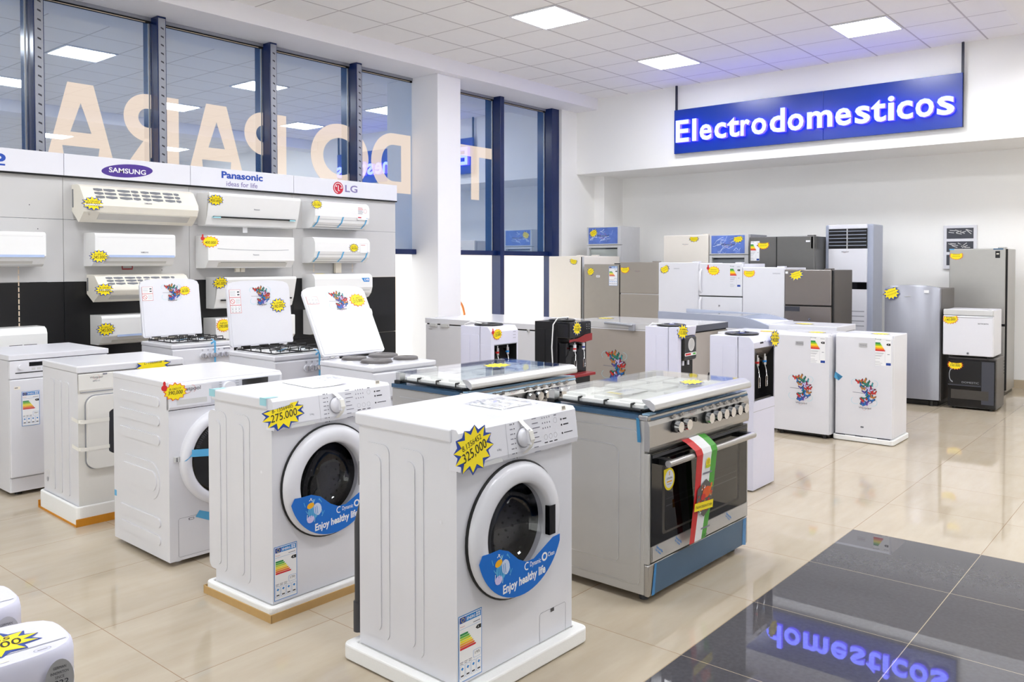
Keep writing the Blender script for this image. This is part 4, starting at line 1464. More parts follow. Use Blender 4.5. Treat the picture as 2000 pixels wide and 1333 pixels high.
def steel_range(x, y, th, w, label, ribbon=False, seed=1):
    d, h = 0.56, 0.778
    r = thing('range_cooker', label, 'stove', x, y, 0, th, 'wide steel ranges')
    m = MB().box(0.002, 0.022, 0.036, w - 0.002, d, h - 0.01, 'silver_paint')
    for fr, s in ((LEFT, -1), (right(w - 0.002), 1)):
        g = fr if s > 0 else Frame((0.002, 0, 0), (0, -1, 0), (0, 0, 1))
        X = lambda a: s * a
        for pts in ([(0.50, 0.727), (0.075, 0.727), (0.042, 0.70), (0.042, 0.10), (0.055, 0.075), (0.50, 0.075)],
                    [(0.50, 0.650), (0.18, 0.650), (0.152, 0.625), (0.152, 0.17), (0.165, 0.15), (0.50, 0.15)]):
            m.strip(g, [(X(a), b) for a, b in pts], 0.004, 'alu', off=0.0008)
    m.build('body', r, 0.004)
    feet(r, w, d, 0.04, 'rubber', 0.02, 0.06)
    m = MB().box(-0.002, 0.004, h - 0.01, w + 0.002, d + 0.004, h + 0.012, 'steel')
    m.build('hob', r, 0.005, 3)
    m = MB()
    m.box(-0.0028, 0.05, h - 0.006, -0.002, d, h + 0.0126, 'film_blue').box(-0.002, 0.05, h + 0.0126, 0.05, d, h + 0.0132, 'film_blue')
    f = Frame((0, 0.002, h - 0.008), (1, 0, 0), (0, 0.45, 1))
    m.rect(f, 0.02, 0.0, w + 0.0, 0.024, 'film_light' if not ribbon else 'film_blue', off=0.002).box(0.02, 0.006, h + 0.0126, w, 0.05, h + 0.0132, 'film_light' if not ribbon else 'film_blue')
    m.box(0.012, 0.004, h + 0.0128, 0.06, 0.04, h + 0.018, 'film_light')
    m.build('protective_film', r)
    if ribbon:
        m = MB().add([(-0.0035, 0.045, h), (-0.0035, 0.06, h), (-0.005, 0.052, h - 0.1), (-0.005, 0.035, h - 0.1)], [(0, 1, 2, 3), (3, 2, 1, 0)], 'tape_blue')
        m.build('tape_strip', r)
    m = MB().extrude_profile([(0.022, 0.643), (-0.002, 0.643), (-0.006, 0.66), (-0.004, h - 0.03), (0.006, h - 0.008), (0.022, h - 0.006)], 'x', 0.0, w, 'steel')
    m.build('control_panel', r, 0.006, 3)
    f = front(-0.0062)
    kx = w / 0.9
    m = MB()
    for k, a in enumerate((0.192, 0.263, 0.461, 0.531, 0.600, 0.668, 0.737, 0.803)):
        a *= kx
        m.rect(f, a - 0.011, 0.758, a + 0.011, 0.776, 'ink', off=0.0006)
        m.rect(f, a - 0.0095, 0.7595, a + 0.0095, 0.7745, 'steel', off=0.001)
        m.rect(f, a - 0.006, 0.762, a - 0.001, 0.768, 'ink', off=0.0012)
    westpool(m, f, 0.305 * kx, 0.758, 0.075)
    for a in (0.165, 0.44, 0.485, 0.70):
        m.disc(f, a * kx, 0.700, 0.0025, 'ink', off=0.0008, seg=8)
    m.build('panel_markings', r)
    for k, a in enumerate((0.192, 0.263, 0.461, 0.531, 0.600, 0.668, 0.737, 0.803)):
        a *= kx
        m = MB().cyl(f, a, 0.723, 0.027, 0.0, 0.014, 'black', 24).cyl(f, a, 0.723, 0.024, 0.014, 0.036, 'chrome', 28, 0.023)
        m.build('knob', r)
    for a in (0.319, 0.357):
        MB().cyl(f, a * kx, 0.730, 0.011, 0.0, 0.012, 'black', 16).build('push_button', r)
    # oven door
    x0, x1 = 0.016, w - 0.016
    MB().box(0.0, 0.0, 0.17, 0.0158, 0.022, 0.632, 'silver_paint').build('side_trim', r, 0.002)
    MB().box(x1 + 0.0002, 0.0, 0.17, w, 0.022, 0.632, 'silver_paint').build('side_trim', r, 0.002)
    m = MB()
    m.box(x0, -0.004, 0.243, x1, 0.020, 0.632, 'black_gloss')
    m.box(x0 + 0.001, -0.0045, 0.176, x1, 0.020, 0.2425, 'steel')
    dd = m.build('oven_door', r, 0.002)
    m = MB().rect(front(-0.0045), 0.12, 0.285, w - 0.12, 0.560, 'glass_oven', off=0.0012, r=0.012)
    # inner window seen through the glass
    g = front(-0.0044)
    m.rect(g, 0.10, 0.275, w - 0.10, 0.565, 'oven_inside', off=0.0002, r=0.014)
    m.strip(g, [(0.13, 0.39), (w - 0.13, 0.39)], 0.004, 'mid_grey', off=0.0006).strip(g, [(0.13, 0.42), (w - 0.13, 0.42)], 0.002, 'mid_grey', off=0.0006)
    m.build('oven_window', dd)
    m = MB()
    hx0, hx1 = 0.062 * kx, 0.85 * kx
    m.tube([(hx0, -0.056, 0.589), (hx1, -0.056, 0.589)], 0.0145, 'steel', 16)
    m.build('handle', dd)
    for a in (hx0 + 0.03, hx1 - 0.03):
        MB().box(a - 0.02, -0.05, 0.577, a + 0.02, -0.002, 0.603, 'black').build('handle_post', dd, 0.003)
    MB().rect(front(-0.005), x0 + 0.004, 0.612, x1 - 0.004, 0.626, 'rubber', off=0.0008).build('door_top_strip', dd)
    # drawer
    MB().box(0.0, 0.0, 0.034, w, 0.022, 0.167, 'steel').build('drawer_front', r, 0.006, 3)
    m = MB().rect(front(0.0), 0.045, 0.038, w - 0.03, 0.165, 'film_blue', off=0.0015)
    m.poly(front(0.0), [(0.022, 0.036), (0.045, 0.036), (0.062, 0.165), (0.046, 0.166)], 'film_edge', off=0.0025)
    m.poly(front(0.0), [(w - 0.06, 0.04), (w - 0.022, 0.03), (w - 0.018, 0.165), (w - 0.05, 0.165)], 'film_edge', off=0.0025)
    m.build('protective_film', r)
    if ribbon:
        g = front(-0.0075)
        m = MB().rect(front(-0.0045), 0.022, 0.178, w - 0.018, 0.241, 'film_light' if 0 else 'alu', off=0.0012)
        for a in (0.045, 0.20, 0.66):
            q = front(-0.006).sub(a, 0.225, -0.62)
            m.text(q, 'for Usage', 0, -0.004, 0.011, 'label_blue', w=0.05, off=0.0006, bold=0.02)
            m.text(q, 'Remove film', 0, 0.010, 0.011, 'label_blue', w=0.06, off=0.0006, bold=0.02)
        m.build('protective_film', dd)
        # paper band hung over the oven handle
        m = MB()
        band = [(-0.006, 0.652, 0.253, 0.453), (-0.030, 0.640, 0.256, 0.452), (-0.068, 0.612, 0.262, 0.450), (-0.0755, 0.590, 0.266, 0.449), (-0.071, 0.560, 0.270, 0.448), (-0.058, 0.40, 0.274, 0.441), (-0.03, 0.19, 0.282, 0.426)]
        for s0, s1, col in ((0.0, 0.30, 'red'), (0.30, 0.72, 'paper'), (0.72, 1.0, 'green_flag')):
            V = []
            for yy, zz, a, bb in band:
                V += [(a + (bb - a) * s0, yy, zz), (a + (bb - a) * s1, yy, zz)]
            m.add(V, [(2 * k, 2 * k + 2, 2 * k + 3, 2 * k + 1) for k in range(len(band) - 1)], col)
        bo = tag(m.build('paper_band'), 'red white green paper band hung on the range oven handle', 'advert')
        bo.location = r.location
        bo.rotation_euler = r.rotation_euler
        g = Frame((0, -0.0595, 0.40), (1, 0, 0), (0, -0.081, 0.997))
        m = MB()
        hx = [(0.362, 0.072), (0.292, 0.035), (0.292, -0.055), (0.365, -0.10), (0.434, -0.06), (0.434, 0.028)][::-1]
        m.poly(g, hx, 'taupe_side', off=0.002)
        rnd = random.Random(4)
        for k in range(46):
            a, bb = rnd.uniform(0.302, 0.426), rnd.uniform(-0.075, 0.045)
            if abs(a - 0.362) / 0.07 * 0.045 + abs(bb + 0.012) > 0.085:
                continue
            m.poly(g, star(a, bb, rnd.uniform(0.004, 0.011), rnd.uniform(0.004, 0.010), 5, 0.7, 0.2, k), ('wing0', 'arrow5', 'arrow2', 'paper', 'wing1', 'red')[k % 6], off=0.0024 + k * 0.00002)
        m.poly(g, ell(0.372, 0.012, 0.036, 0.026, 18), 'sticker_red', off=0.0036)
        m.poly(g, ell(0.345, -0.006, 0.020, 0.015, 14), 'wing0', off=0.0038)
        m.poly(g, ell(0.400, 0.022, 0.013, 0.012, 12), 'arrow5', off=0.004)
        m.build('food_picture', bo)
        m = MB().poly(g, [(0.272, -0.058), (0.438, -0.072), (0.438, -0.034), (0.272, -0.022)], 'yellow', off=0.0046)
        m.text(g.sub(0.282, -0.048, -0.08), 'ITALIAN DESIGN KITCHEN', 0, 0, 0.012, 'ink', w=0.145, off=0.005)
        m.poly(g, ell(0.370, 0.145, 0.020, 0.022, 18), 'arrow3', off=0.002)
        m.poly(g, ell(0.370, 0.128, 0.023, 0.008, 14), 'arrow2', off=0.0022)
        for k in range(3):
            m.strip(g, [(0.362 + 0.008 * k, 0.138), (0.362 + 0.008 * k, 0.160)], 0.002, 'ink', off=0.0024)
        m.strip(g, [(0.330, 0.100), (0.412, 0.098)], 0.008, 'ink_soft', off=0.001)
        m.strip(g, [(0.330, -0.145), (0.410, -0.147)], 0.008, 'ink_soft', off=0.012)
        m.text(g, '110 lt', 0.340, -0.185, 0.014, 'ink', w=0.045, off=0.016)
        m.build('band_lettering', bo)
        g = front(-0.0046)
        m = MB()
        pts = [(0.108, 0.548)] + [(0.152 + 0.044 * math.cos(a), 0.502 + 0.048 * math.sin(a)) for a in [PI / 2 - 0.2 * k for k in range(0, 24)] if a > -PI * 1.05]
        m.poly(g, pts[::-1], 'yellow', off=0.002).poly(g, ell(0.152, 0.503, 0.035, 0.039, 22), 'paper', off=0.0024)
        m.strip(g, [(0.152, 0.518), (0.152, 0.535)], 0.006, 'arrow4', off=0.0028)
        m.text(g, 'ATTENTION', 0.152, 0.502, 0.008, 'ink', w=0.044, off=0.0028, align='c', bold=0.02)
        m.strip(g, [(0.132, 0.492), (0.172, 0.492)], 0.006, 'arrow4', off=0.0028).strip(g, [(0.136, 0.481), (0.168, 0.481)], 0.003, 'grey_line', off=0.0028)
        m.build('attention_sticker', dd)
    # glass lid over the hob
    zl = h + 0.074
    m = MB().box(0.0, 0.03, zl - 0.003, w - 0.02, d - 0.03, zl + 0.003, 'glass_lid')
    lid = m.build('glass_lid', r)
    m = MB().extrude_profile([(0.035, zl - 0.003), (-0.005, zl - 0.034), (-0.022, zl - 0.040), (-0.030, zl - 0.030), (-0.024, zl - 0.010), (-0.002, zl + 0.004), (0.035, zl + 0.005)], 'x', 0.004, w - 0.024, 'alu', smooth=False)
    m.build('lid_rail', lid, 0.006, 3)
    for a in (0.01, w - 0.07):
        MB().box(a, d - 0.05, h + 0.012, a + 0.05, d - 0.005, h + 0.03, 'black').box(a + 0.005, d - 0.045, h + 0.03, a + 0.045, d - 0.012, zl - 0.003, 'alu').build('lid_hinge', lid, 0.003)
    if not ribbon:
        sticker(lid, top(zl + 0.003), w * 0.62, 0.30, 0.10, 0.075, 'blue', rot=0.4, n=12, seed=seed, scribble=True)
    else:
        sticker(lid, top(zl + 0.003), w * 0.66, 0.14, 0.085, 0.055, 'blue', rot=0.3, n=12, seed=seed, scribble=True)
        MB().rect(Frame((0, -0.0262, zl - 0.026), (1, 0, 0), (0, 0.55, 0.6)), w * 0.50, 0, w * 0.50 + 0.05, 0.02, 'foam_cream', off=0.003).build('barcode_label', lid)
    # pan supports
    z0 = h + 0.028
    for a0, a1 in ((0.02, w / 3 - 0.005), (w / 3 + 0.005, 2 * w / 3 - 0.005), (2 * w / 3 + 0.005, w - 0.035)):
        m = MB()
        m.tube([(a0, 0.05, z0), (a1, 0.05, z0), (a1, d - 0.07, z0), (a0, d - 0.07, z0), (a0, 0.05, z0)], 0.006, 'iron', 6)
        for q in range(3):
            yy = 0.10 + q * 0.14
            for s, e in ((a0, a0 + 0.09), (a1, a1 - 0.09)):
                m.tube([(s, yy, z0), (s, yy, z0 + 0.022), (e, yy, z0 + 0.022), (e, yy, z0 + 0.005)], 0.005, 'iron', 6)
        m.build('pan_support', r)
    for a, bb in ((w * 0.17, 0.16), (w * 0.17, 0.38), (w * 0.5, 0.27), (w * 0.82, 0.16), (w * 0.82, 0.38)):
        MB().cyl(TOP, a, bb, 0.045, h + 0.012, h + 0.024, 'mid_grey', 20, 0.04).build('burner', r)
    return r


def foam_under_lid(rng, w, label, seed):
    rnd = random.Random(seed)
    r = thing('foam_packing', label, 'foam packing', 0, 0)
    r.location = rng.location
    r.rotation_euler = rng.rotation_euler
    z0 = 0.778 + 0.030
    m = MB()
    for a, bb, c, e in ((0.045, 0.06, 0.20, 0.12), (0.05, 0.22, 0.16, 0.10), (0.045, 0.36, 0.20, 0.11), (0.34, 0.05, 0.22, 0.09), (0.36, 0.19, 0.20, 0.14), (0.34, 0.37, 0.22, 0.10), (0.62, 0.06, 0.18, 0.12), (0.62, 0.22, 0.17, 0.10), (0.60, 0.36, 0.20, 0.10)):
        if a + c > w - 0.05:
            c = w - 0.05 - a
        m.box(a, bb, z0, a + c, bb + e, z0 + 0.030 + rnd.uniform(0, 0.006), 'foam')
    m.box(0.035, 0.045, z0 + 0.0005, w - 0.055, 0.485, z0 + 0.020, 'foam')
    m.build('foam_body', r, 0.004)
    return r


K1 = (-1.804, 2.949, 1.549)
k1 = steel_range(*K1, 0.901, 'silver wide range with red, white and green paper band on its oven door', ribbon=True, seed=4)
foam_under_lid(k1, 0.88, 'white foam packing under the glass lid of the range with the paper band', 1)
lf = thing('leaflet', 'blue-printed leaflet under the glass lid of the range with the paper band', 'leaflet', 0, 0)
lf.location, lf.rotation_euler = k1.location, k1.rotation_euler
m = MB()
g = top(0.8445)
m.rect(g, 0.10, 0.20, 0.30, 0.32, 'paper', off=0, depth=0.0008)
m.text(g, 'WESTPOOL', 0.16, 0.25, 0.035, 'flag_blue', w=0.11, off=0.0015, bold=0.02)
m.poly(g, [(0.11, 0.22), (0.14, 0.22), (0.15, 0.30), (0.12, 0.31)], 'arrow3', off=0.0014)
m.build('sheet', lf)
K2 = (-2.798, 2.904, 1.549)
k2 = steel_range(*K2, 0.86, 'silver wide range with bright film, half hidden behind the nearest washing machine', seed=9)
foam_under_lid(k2, 0.84, 'white foam packing under the glass lid of the half-hidden range', 2)

# ------------------------------------------------------------------ small white stoves with raised lids


def small_stove(x, y, th, w, d, label, lean, kind='gas', warn=3, st=None, lid_h=0.44, bow=True):
    h = 0.85
    r = thing('stove', label, 'stove', x, y, 0, th, 'white stoves with raised lids')
    MB().box(0.004, 0.012, 0.03, w - 0.004, d, h - 0.03, 'enamel').build('body', r, 0.004)
    feet(r, w, d, 0.032, 'black', 0.018, 0.05)
    m = MB().box(0, 0, h - 0.03, w, d + 0.002, h, 'enamel')
    m.build('hob', r, 0.008, 3)
    m = MB().extrude_profile([(0.012, 0.665), (-0.004, 0.665), (-0.014, 0.68), (-0.008, h - 0.04), (0.012, h - 0.034)], 'x', 0.002, w - 0.002, 'enamel')
    m.build('control_panel', r, 0.004)
    f = front(-0.013)
    n = 6 if kind == 'gas' else 5
    kw = (0.22, 0.43) if w < 0.5 else (0.2, 0.46)
    m = MB()
    for k in range(n):
        a = kw[0] + (kw[1] - kw[0]) * k / (n - 1)
        m.ring(f, a, 0.797, 0.004, 0.006, 'ink', off=0.0006, seg=10)
    m.strip(f, [(0.38, 0.80), (0.43, 0.80)], 0.006, 'ink_soft', off=0.0006)
    m.build('panel_markings', r)
    for k in range(n):
        a = kw[0] + (kw[1] - kw[0]) * k / (n - 1)
        m = MB().cyl(f, a, 0.76, 0.021, 0, 0.010, 'plastic_white', 20).cyl(f, a, 0.76, 0.016, 0.010, 0.030, 'chrome', 20)
        m.rect(f, a - 0.003, 0.745, a + 0.003, 0.775, 'mid_grey', off=0.030, depth=0.004)
        m.build('knob', r)
    MB().box(0.02, -0.004, 0.16, w - 0.02, 0.014, 0.645, 'enamel').rect(front(-0.0045), 0.08, 0.25, w - 0.08, 0.52, 'black_gloss').build('oven_door', r, 0.005)
    MB().tube([(0.06, -0.004, 0.615), (0.06, -0.045, 0.615), (w - 0.06, -0.045, 0.615), (w - 0.06, -0.004, 0.615)], 0.009, 'plastic_white', 10).build('oven_handle', r)
    if kind == 'gas':
        m = MB().rect(top(h), 0.03, 0.04, w - 0.03, d - 0.05, 'light_grey', off=0.0008, r=0.02)
        m.build('hob_well', r)
        for s in (0, 1):
            x0, x1 = (0.035, w / 2 - 0.008) if s == 0 else (w / 2 + 0.008, w - 0.035)
            m = MB()
            z = h + 0.010
            m.tube([(x0, 0.05, z), (x1, 0.05, z), (x1, d - 0.06, z), (x0, d - 0.06, z), (x0, 0.05, z)], 0.0045, 'iron', 6)
            for q in range(4):
                yy = 0.09 + q * (d - 0.19) / 3
                for a, e in ((x0, x0 + 0.065), (x1, x1 - 0.065)):
                    m.tube([(a, yy, z), (a, yy, z + 0.022), (e, yy, z + 0.022), (e, yy, z + 0.002)], 0.0042, 'iron', 6)
            m.build('pan_support', r)
            for q in (0.14, d - 0.16):
                cxx = (x0 + x1) / 2
                MB().cyl(TOP, cxx, q, 0.034, h, h + 0.014, 'light_grey', 18, 0.03).cyl(TOP, cxx, q, 0.026, h + 0.014, h + 0.020, 'iron', 18).build('burner', r)
        m = MB()
        for k in range(6):
            m.rect(top(h), 0.09 + 0.05 * k, 0.09 + 0.05 * (k % 3), 0.115 + 0.05 * k, 0.11 + 0.05 * (k % 3), 'tape_blue', off=0.022)
        m.build('tape_strip', r)
    else:
        for cx_, cy_, rr in ((0.13, 0.13, 0.088), (0.345, 0.13, 0.072), (0.13, 0.34, 0.072), (0.345, 0.34, 0.088)):
            m = MB().cyl(TOP, cx_, cy_, rr + 0.006, h, h + 0.008, 'chrome', 32).lathe(TOP, cx_, cy_, [(rr, h + 0.008), (rr, h + 0.020), (rr - 0.006, h + 0.024), (0.02, h + 0.024), (0.018, h + 0.022), (0.0003, h + 0.022)], 'hob_plate', 32)
            m.build('hot_plate', r)
    if bow:
        m = MB()
        g = front(-0.016)
        m.rect(g, 0.298, 0.60, 0.312, h + 0.01, 'tape_blue', off=0.018)
        m.add([(0.298, -0.034, h + 0.01), (0.312, -0.034, h + 0.01), (0.312, 0.02, h + 0.022), (0.298, 0.02, h + 0.022)], [(0, 1, 2, 3)], 'tape_blue')
        m.add([(0.30, -0.036, h + 0.015), (0.31, -0.036, h + 0.008), (0.27, -0.045, h - 0.012), (0.265, -0.045, h + 0.0)], [(0, 1, 2, 3), (3, 2, 1, 0)], 'tape_blue')
        m.build('tape_strip', r)
    # raised lid
    L = Frame((0, d - 0.022, h + 0.022), (1, 0, 0), (0, math.sin(lean), math.cos(lean)))
    lw0, lw1 = 0.006, w - 0.006
    m = MB()
    out = [(lw0 + 0.012, 0), (lw1 - 0.012, 0), (lw1, 0.012), (lw1, lid_h - 0.045), (lw1 - 0.012, lid_h - 0.018), (lw1 - 0.045, lid_h - 0.004)] + [(lw0 + (lw1 - lw0) * t, lid_h + 0.006 * math.sin(PI * t)) for t in (0.75, 0.5, 0.25)] + [(lw0 + 0.045, lid_h - 0.004), (lw0 + 0.012, lid_h - 0.018), (lw0, lid_h - 0.045), (lw0, 0.012)]
    m.poly(L, out, 'plastic_white', off=-0.014, depth=0.018)
    inn = [(a + (0.018 if a < w / 2 else -0.018), max(0.012, b - (0.045 if b > 0.2 else 0.0))) for a, b in out]
    m.poly(L, [(lw0 + 0.014, 0.010), (lw1 - 0.014, 0.010), (lw1 - 0.012, lid_h - 0.055), (lw1 - 0.035, lid_h - 0.040), (lw0 + 0.035, lid_h - 0.040), (lw0 + 0.012, lid_h - 0.055)], 'plastic_white', off=0.004, depth=0.004)
    lid = m.build('lid', r, 0.005, 3)
    for a in (0.05, w - 0.09):
        m = MB().box(a, d - 0.04, h, a + 0.04, d - 0.012, h + 0.012, 'chrome').tube([(a + 0.006, d - 0.025, h + 0.014), (a + 0.034, d - 0.025, h + 0.014)], 0.008, 'chrome', 10)
        m.build('hinge', lid)
    # red framed warnings, butterflies, price
    m = MB()
    wx0, wx1 = 0.018, 0.098
    zt = lid_h - 0.055
    row = 0.052
    if warn == 1:
        zt -= 0.012
    nrow = warn
    for q in range(nrow):
        z1 = zt - q * row
        z0 = z1 - row
        m.rect(L, wx0, z0, wx1, z1, 'red', off=0.0088).rect(L, wx0 + 0.002, z0 + 0.002, wx1 - 0.002, z1 - 0.0015, 'paper', off=0.0092)
        if q == 0 and warn > 1:
            for k in range(4):
                m.strip(L, [(wx0 + 0.006, z1 - 0.012 - 0.009 * k), (wx0 + 0.045, z1 - 0.012 - 0.009 * k)], 0.002, 'grey_line', off=0.0096)
            m.rect(L, wx1 - 0.024, z1 - 0.020, wx1 - 0.008, z1 - 0.012, 'ink', off=0.0096).rect(L, wx1 - 0.024, z1 - 0.038, wx1 - 0.008, z1 - 0.030, 'ink', off=0.0096)
        elif q == 1:
            m.ring(L, wx0 + 0.020, z1 - 0.026, 0.013, 0.016, 'red', off=0.0096, seg=20).strip(L, [(wx0 + 0.011, z1 - 0.017), (wx0 + 0.029, z1 - 0.035)], 0.0025, 'red', off=0.0098)
            for k in range(4):
                m.strip(L, [(wx0 + 0.042, z1 - 0.014 - 0.008 * k), (wx1 - 0.008, z1 - 0.014 - 0.008 * k)], 0.002, 'grey_line', off=0.0096)
        else:
            for k in range(6):
                cx_, cz_ = wx0 + 0.016 + 0.024 * (k % 3), z1 - 0.016 - 0.020 * (k // 3)
                m.ring(L, cx_, cz_, 0.006, 0.0072, 'ink_soft', off=0.0096, seg=10)
                m.strip(L, [(cx_ - 0.007, cz_ - 0.009), (cx_ + 0.007, cz_ - 0.009)], 0.0018, 'ink_soft', off=0.0096)
    m.build('warning_label', lid)
    butterflies(lid, L.sub(0, 0, 0, 0.0085), w * 0.33, lid_h - 0.185, w * 0.36, 0.155, sheet=False)
    if st:
        sticker(lid, L.sub(0, 0, 0, 0.008), *st)
    return r


small_stove(-5.673, 2.909, 1.550, 0.470, 0.475, 'white gas stove farthest left, its raised lid nearly upright', 0.13, 'gas', 2, (0.345, 0.345, 0.045, 0.036, 'red', '8-130108', '180.000', 0.1, 9), lid_h=0.435)
small_stove(-4.473, 2.942, 1.550, 0.480, 0.540, 'white gas stove in the middle, its raised lid bearing a 190.000 price star', 0.13, 'gas', 3, (0.375, 0.265, 0.062, 0.050, 'blue', '8-1301086', '190.000', 0.12, 12), lid_h=0.435)
small_stove(-3.591, 2.978, 1.535, 0.472, 0.500, 'white electric stove with round hot plates and a lid leaning far back', 0.52, 'electric', 1, (0.385, 0.362, 0.060, 0.046, 'red', '8- 140571', '215.000', 0.08, 9), lid_h=0.465, bow=False)

# ------------------------------------------------------------------ water dispensers


def tap(root, x, z, y, col, style='drop'):
    f = front(y)
    m = MB()
    m.cyl(Frame((x, y - 0.03, z), (1, 0, 0), (0, 1, 0)), 0, 0, 0.013, -0.03, 0.022, 'chrome' if style == 'drop' else 'plastic_white', 14)
    m.cyl(Frame((x, y - 0.03, z), (1, 0, 0), (0, 1, 0)), 0, 0, 0.0135, -0.016, -0.003, col, 14)
    m.box(x - 0.010, y - 0.03, z + 0.0, x + 0.010, y, z + 0.014, 'black')
    m.cyl(Frame((x, y - 0.03, z + 0.022), (1, 0, 0), (0, 1, 0)), 0, 0, 0.007, 0, 0.016, 'chrome', 10)
    m.tube([(x, y - 0.032, z - 0.03), (x, y - 0.040, z - 0.06), (x - 0.022, y - 0.055, z - 0.10)], 0.004, 'chrome', 6)
    m.tube([(x - 0.034, y - 0.055, z - 0.10), (x - 0.010, y - 0.055, z - 0.10), (x - 0.010, y - 0.055, z - 0.165), (x - 0.034, y - 0.055, z - 0.165), (x - 0.034, y - 0.055, z - 0.10)], 0.0025, 'chrome', 6)
    return m.build('tap', root)


def dispenser(x, y, th, w, d, h, label, kind, st):
    r = thing('water_dispenser', label, 'water dispenser', x, y, 0, th, 'water dispensers')
    col = 'black' if kind == 'black' else 'plastic_lilac'
    m = MB()
    nz0, nz1 = {'white_low': (0.54, 0.842), 'white_big': (0.562, 0.893), 'black': (0.55, 0.82), 'dial': (0.50, 0.90)}[kind]
    nx0 = {'white_low': 0.036, 'white_big': 0.012, 'black': 0.0, 'dial': 0.05}[kind]
    nx1 = w - {'white_low': 0.012, 'white_big': 0.012, 'black': 0.0, 'dial': 0.004}[kind]
    yb = 0.10
    m.box(0, yb, 0.012, w, d, h, col)
    m.box(0, 0, 0.012, w, yb + 0.01, nz0, col)
    if kind in ('white_low', 'white_big'):
        m.extrude_profile([(0.03, h), (0.0, h - 0.035), (0.0, nz1), (yb + 0.01, nz1), (yb + 0.01, h)], 'x', 0, w, col)
        m.box(0, 0, nz0, nx0, yb + 0.01, nz1, col).box(nx1, 0, nz0, w, yb + 0.01, nz1, col)
    elif kind == 'dial':
        m.extrude_profile([(0.02, h), (0.03, 0.90), (0.03, 0.5), (yb + 0.01, 0.5), (yb + 0.01, h)], 'x', 0, 0.05, col)
        m.extrude_profile([(0.02, h), (0.03, 0.90), (yb + 0.01, 0.90), (yb + 0.01, h)], 'x', 0.05, w, col)
    else:
        m.box(0.012, 0.03, nz0, w - 0.012, yb + 0.01, 0.80, 'black_gloss')
    for fr, s in ((LEFT, -1), (right(w), 1)):
        for a0, a1 in ((yb + 0.02, (yb + d) / 2 - 0.008), ((yb + d) / 2 + 0.008, d - 0.02)):
            P0, P1 = (a0, a1) if s > 0 else (-a1, -a0)
            m.poly(fr, rrect(P0, 0.08, P1, h - 0.06, 0.008), col, off=0, depth=0.0025)
    m.box(0, 0.0, 0.008, w, d, 0.0125, 'plastic_white')
    body = m.build('body', r, 0.012 if kind != 'black' else 0.006, 3)
    feet(r, w, d, 0.010, 'rubber', 0.018, 0.05)
    # bottle seat on top
    m = MB().lathe(TOP, w / 2, d * 0.52, [(0.105, h), (0.108, h + 0.008), (0.10, h + 0.014), (0.065, h + 0.016), (0.055, h + 0.004), (0.0004, h + 0.003)], 'black', 36)
    if kind in ('dial', 'white_big'):
        m.poly(top(h), [(0.06, 0.12), (0.10, 0.09), (0.12, 0.14), (0.08, 0.16)], 'knob_blue', off=0.017).poly(top(h), [(0.20, 0.17), (0.25, 0.16), (0.25, 0.21), (0.21, 0.20)], 'knob_blue', off=0.017)
        m.box(w * 0.5, d * 0.5, h + 0.014, w * 0.5 + 0.03, d * 0.5 + 0.02, h + 0.024, 'plastic_white')
    m.build('bottle_seat', r)
    if kind == 'white_big':
        m = MB().rect(front(yb - 0.001), nx0, nz0, nx1, nz1, 'black_matte', off=0.0)
        m.add([(nx0, 0.0, nz1), (nx1, 0.0, nz1), (nx1, yb - 0.003, nz1 - 0.12), (nx0, yb - 0.003, nz1 - 0.12)], [(0, 3, 2, 1)], 'taupe_metal')
        m.box(nx0, 0.012, nz0, nx1, yb, nz0 + 0.012, 'black')
        m.box(nx0, 0.004, nz0, nx0 + 0.002, yb, nz1, 'black_matte').box(nx1 - 0.002, 0.004, nz0, nx1, yb, nz1, 'black_matte')
        m.rect(front(0.0), nx0 - 0.004, nz0 - 0.004, nx0 + 0.002, nz1 + 0.004, 'mid_grey').rect(front(0.0), nx1 - 0.002, nz0 - 0.004, nx1 + 0.004, nz1 + 0.004, 'mid_grey')
        m.ring(front(-0.0005), (nx0 + nx1) / 2, (nz0 + nz1) / 2, 0.001, 0.0011, 'black')
        m.build('niche', r)
        tap(r, 0.105, nz1 - 0.085, 0.055, 'red')
        tap(r, 0.215, nz1 - 0.085, 0.055, 'label_blue')
        m = MB().strip(front(0.0), [(0.09, 0.925), (0.14, 0.925)], 0.012, 'ink', off=0.001).strip(front(0), [(0.155, 0.925), (0.17, 0.935)], 0.004, 'ink', off=0.001)
        m.build('front_marking', r)
        MB().rect(front(0), 0.0, 0.498, w, 0.501, 'grey_line', off=0.0006).build('cabinet_seam', r)
    elif kind == 'white_low':
        m = MB().rect(front(yb - 0.001), nx0, nz0, nx1, nz1, 'black_matte', off=0.0)
        m.box(nx0, 0.02, nz0, nx1, yb, nz0 + 0.012, 'black')
        m.box(nx0, 0.004, nz0, nx0 + 0.002, yb, nz1, 'black_matte').box(nx1 - 0.002, 0.004, nz0, nx1, yb, nz1, 'black_matte').box(nx0, 0.004, nz1 - 0.003, nx1, yb, nz1 - 0.001, 'black_matte')
        m.box(nx0, -0.002, nz1 - 0.004, nx1, 0.02, nz1 + 0.002, 'mid_grey')
        m.build('niche', r)
        tap(r, 0.095, nz1 - 0.05, 0.055, 'red')
        tap(r, 0.205, nz1 - 0.05, 0.055, 'label_blue')
        m = MB()
        for k in range(3):
            m.disc(front(0), 0.262, 0.925 - 0.022 * k, 0.003, 'ink', seg=8).strip(front(0), [(0.24, 0.925 - 0.022 * k), (0.254, 0.925 - 0.022 * k)], 0.003, 'ink_soft')
        m.build('front_marking', r)
    elif kind == 'black':
        m = MB().box(-0.002, -0.012, 0.835, w + 0.002, 0.11, h, 'black_gloss')
        m.build('head', r, 0.012, 3)
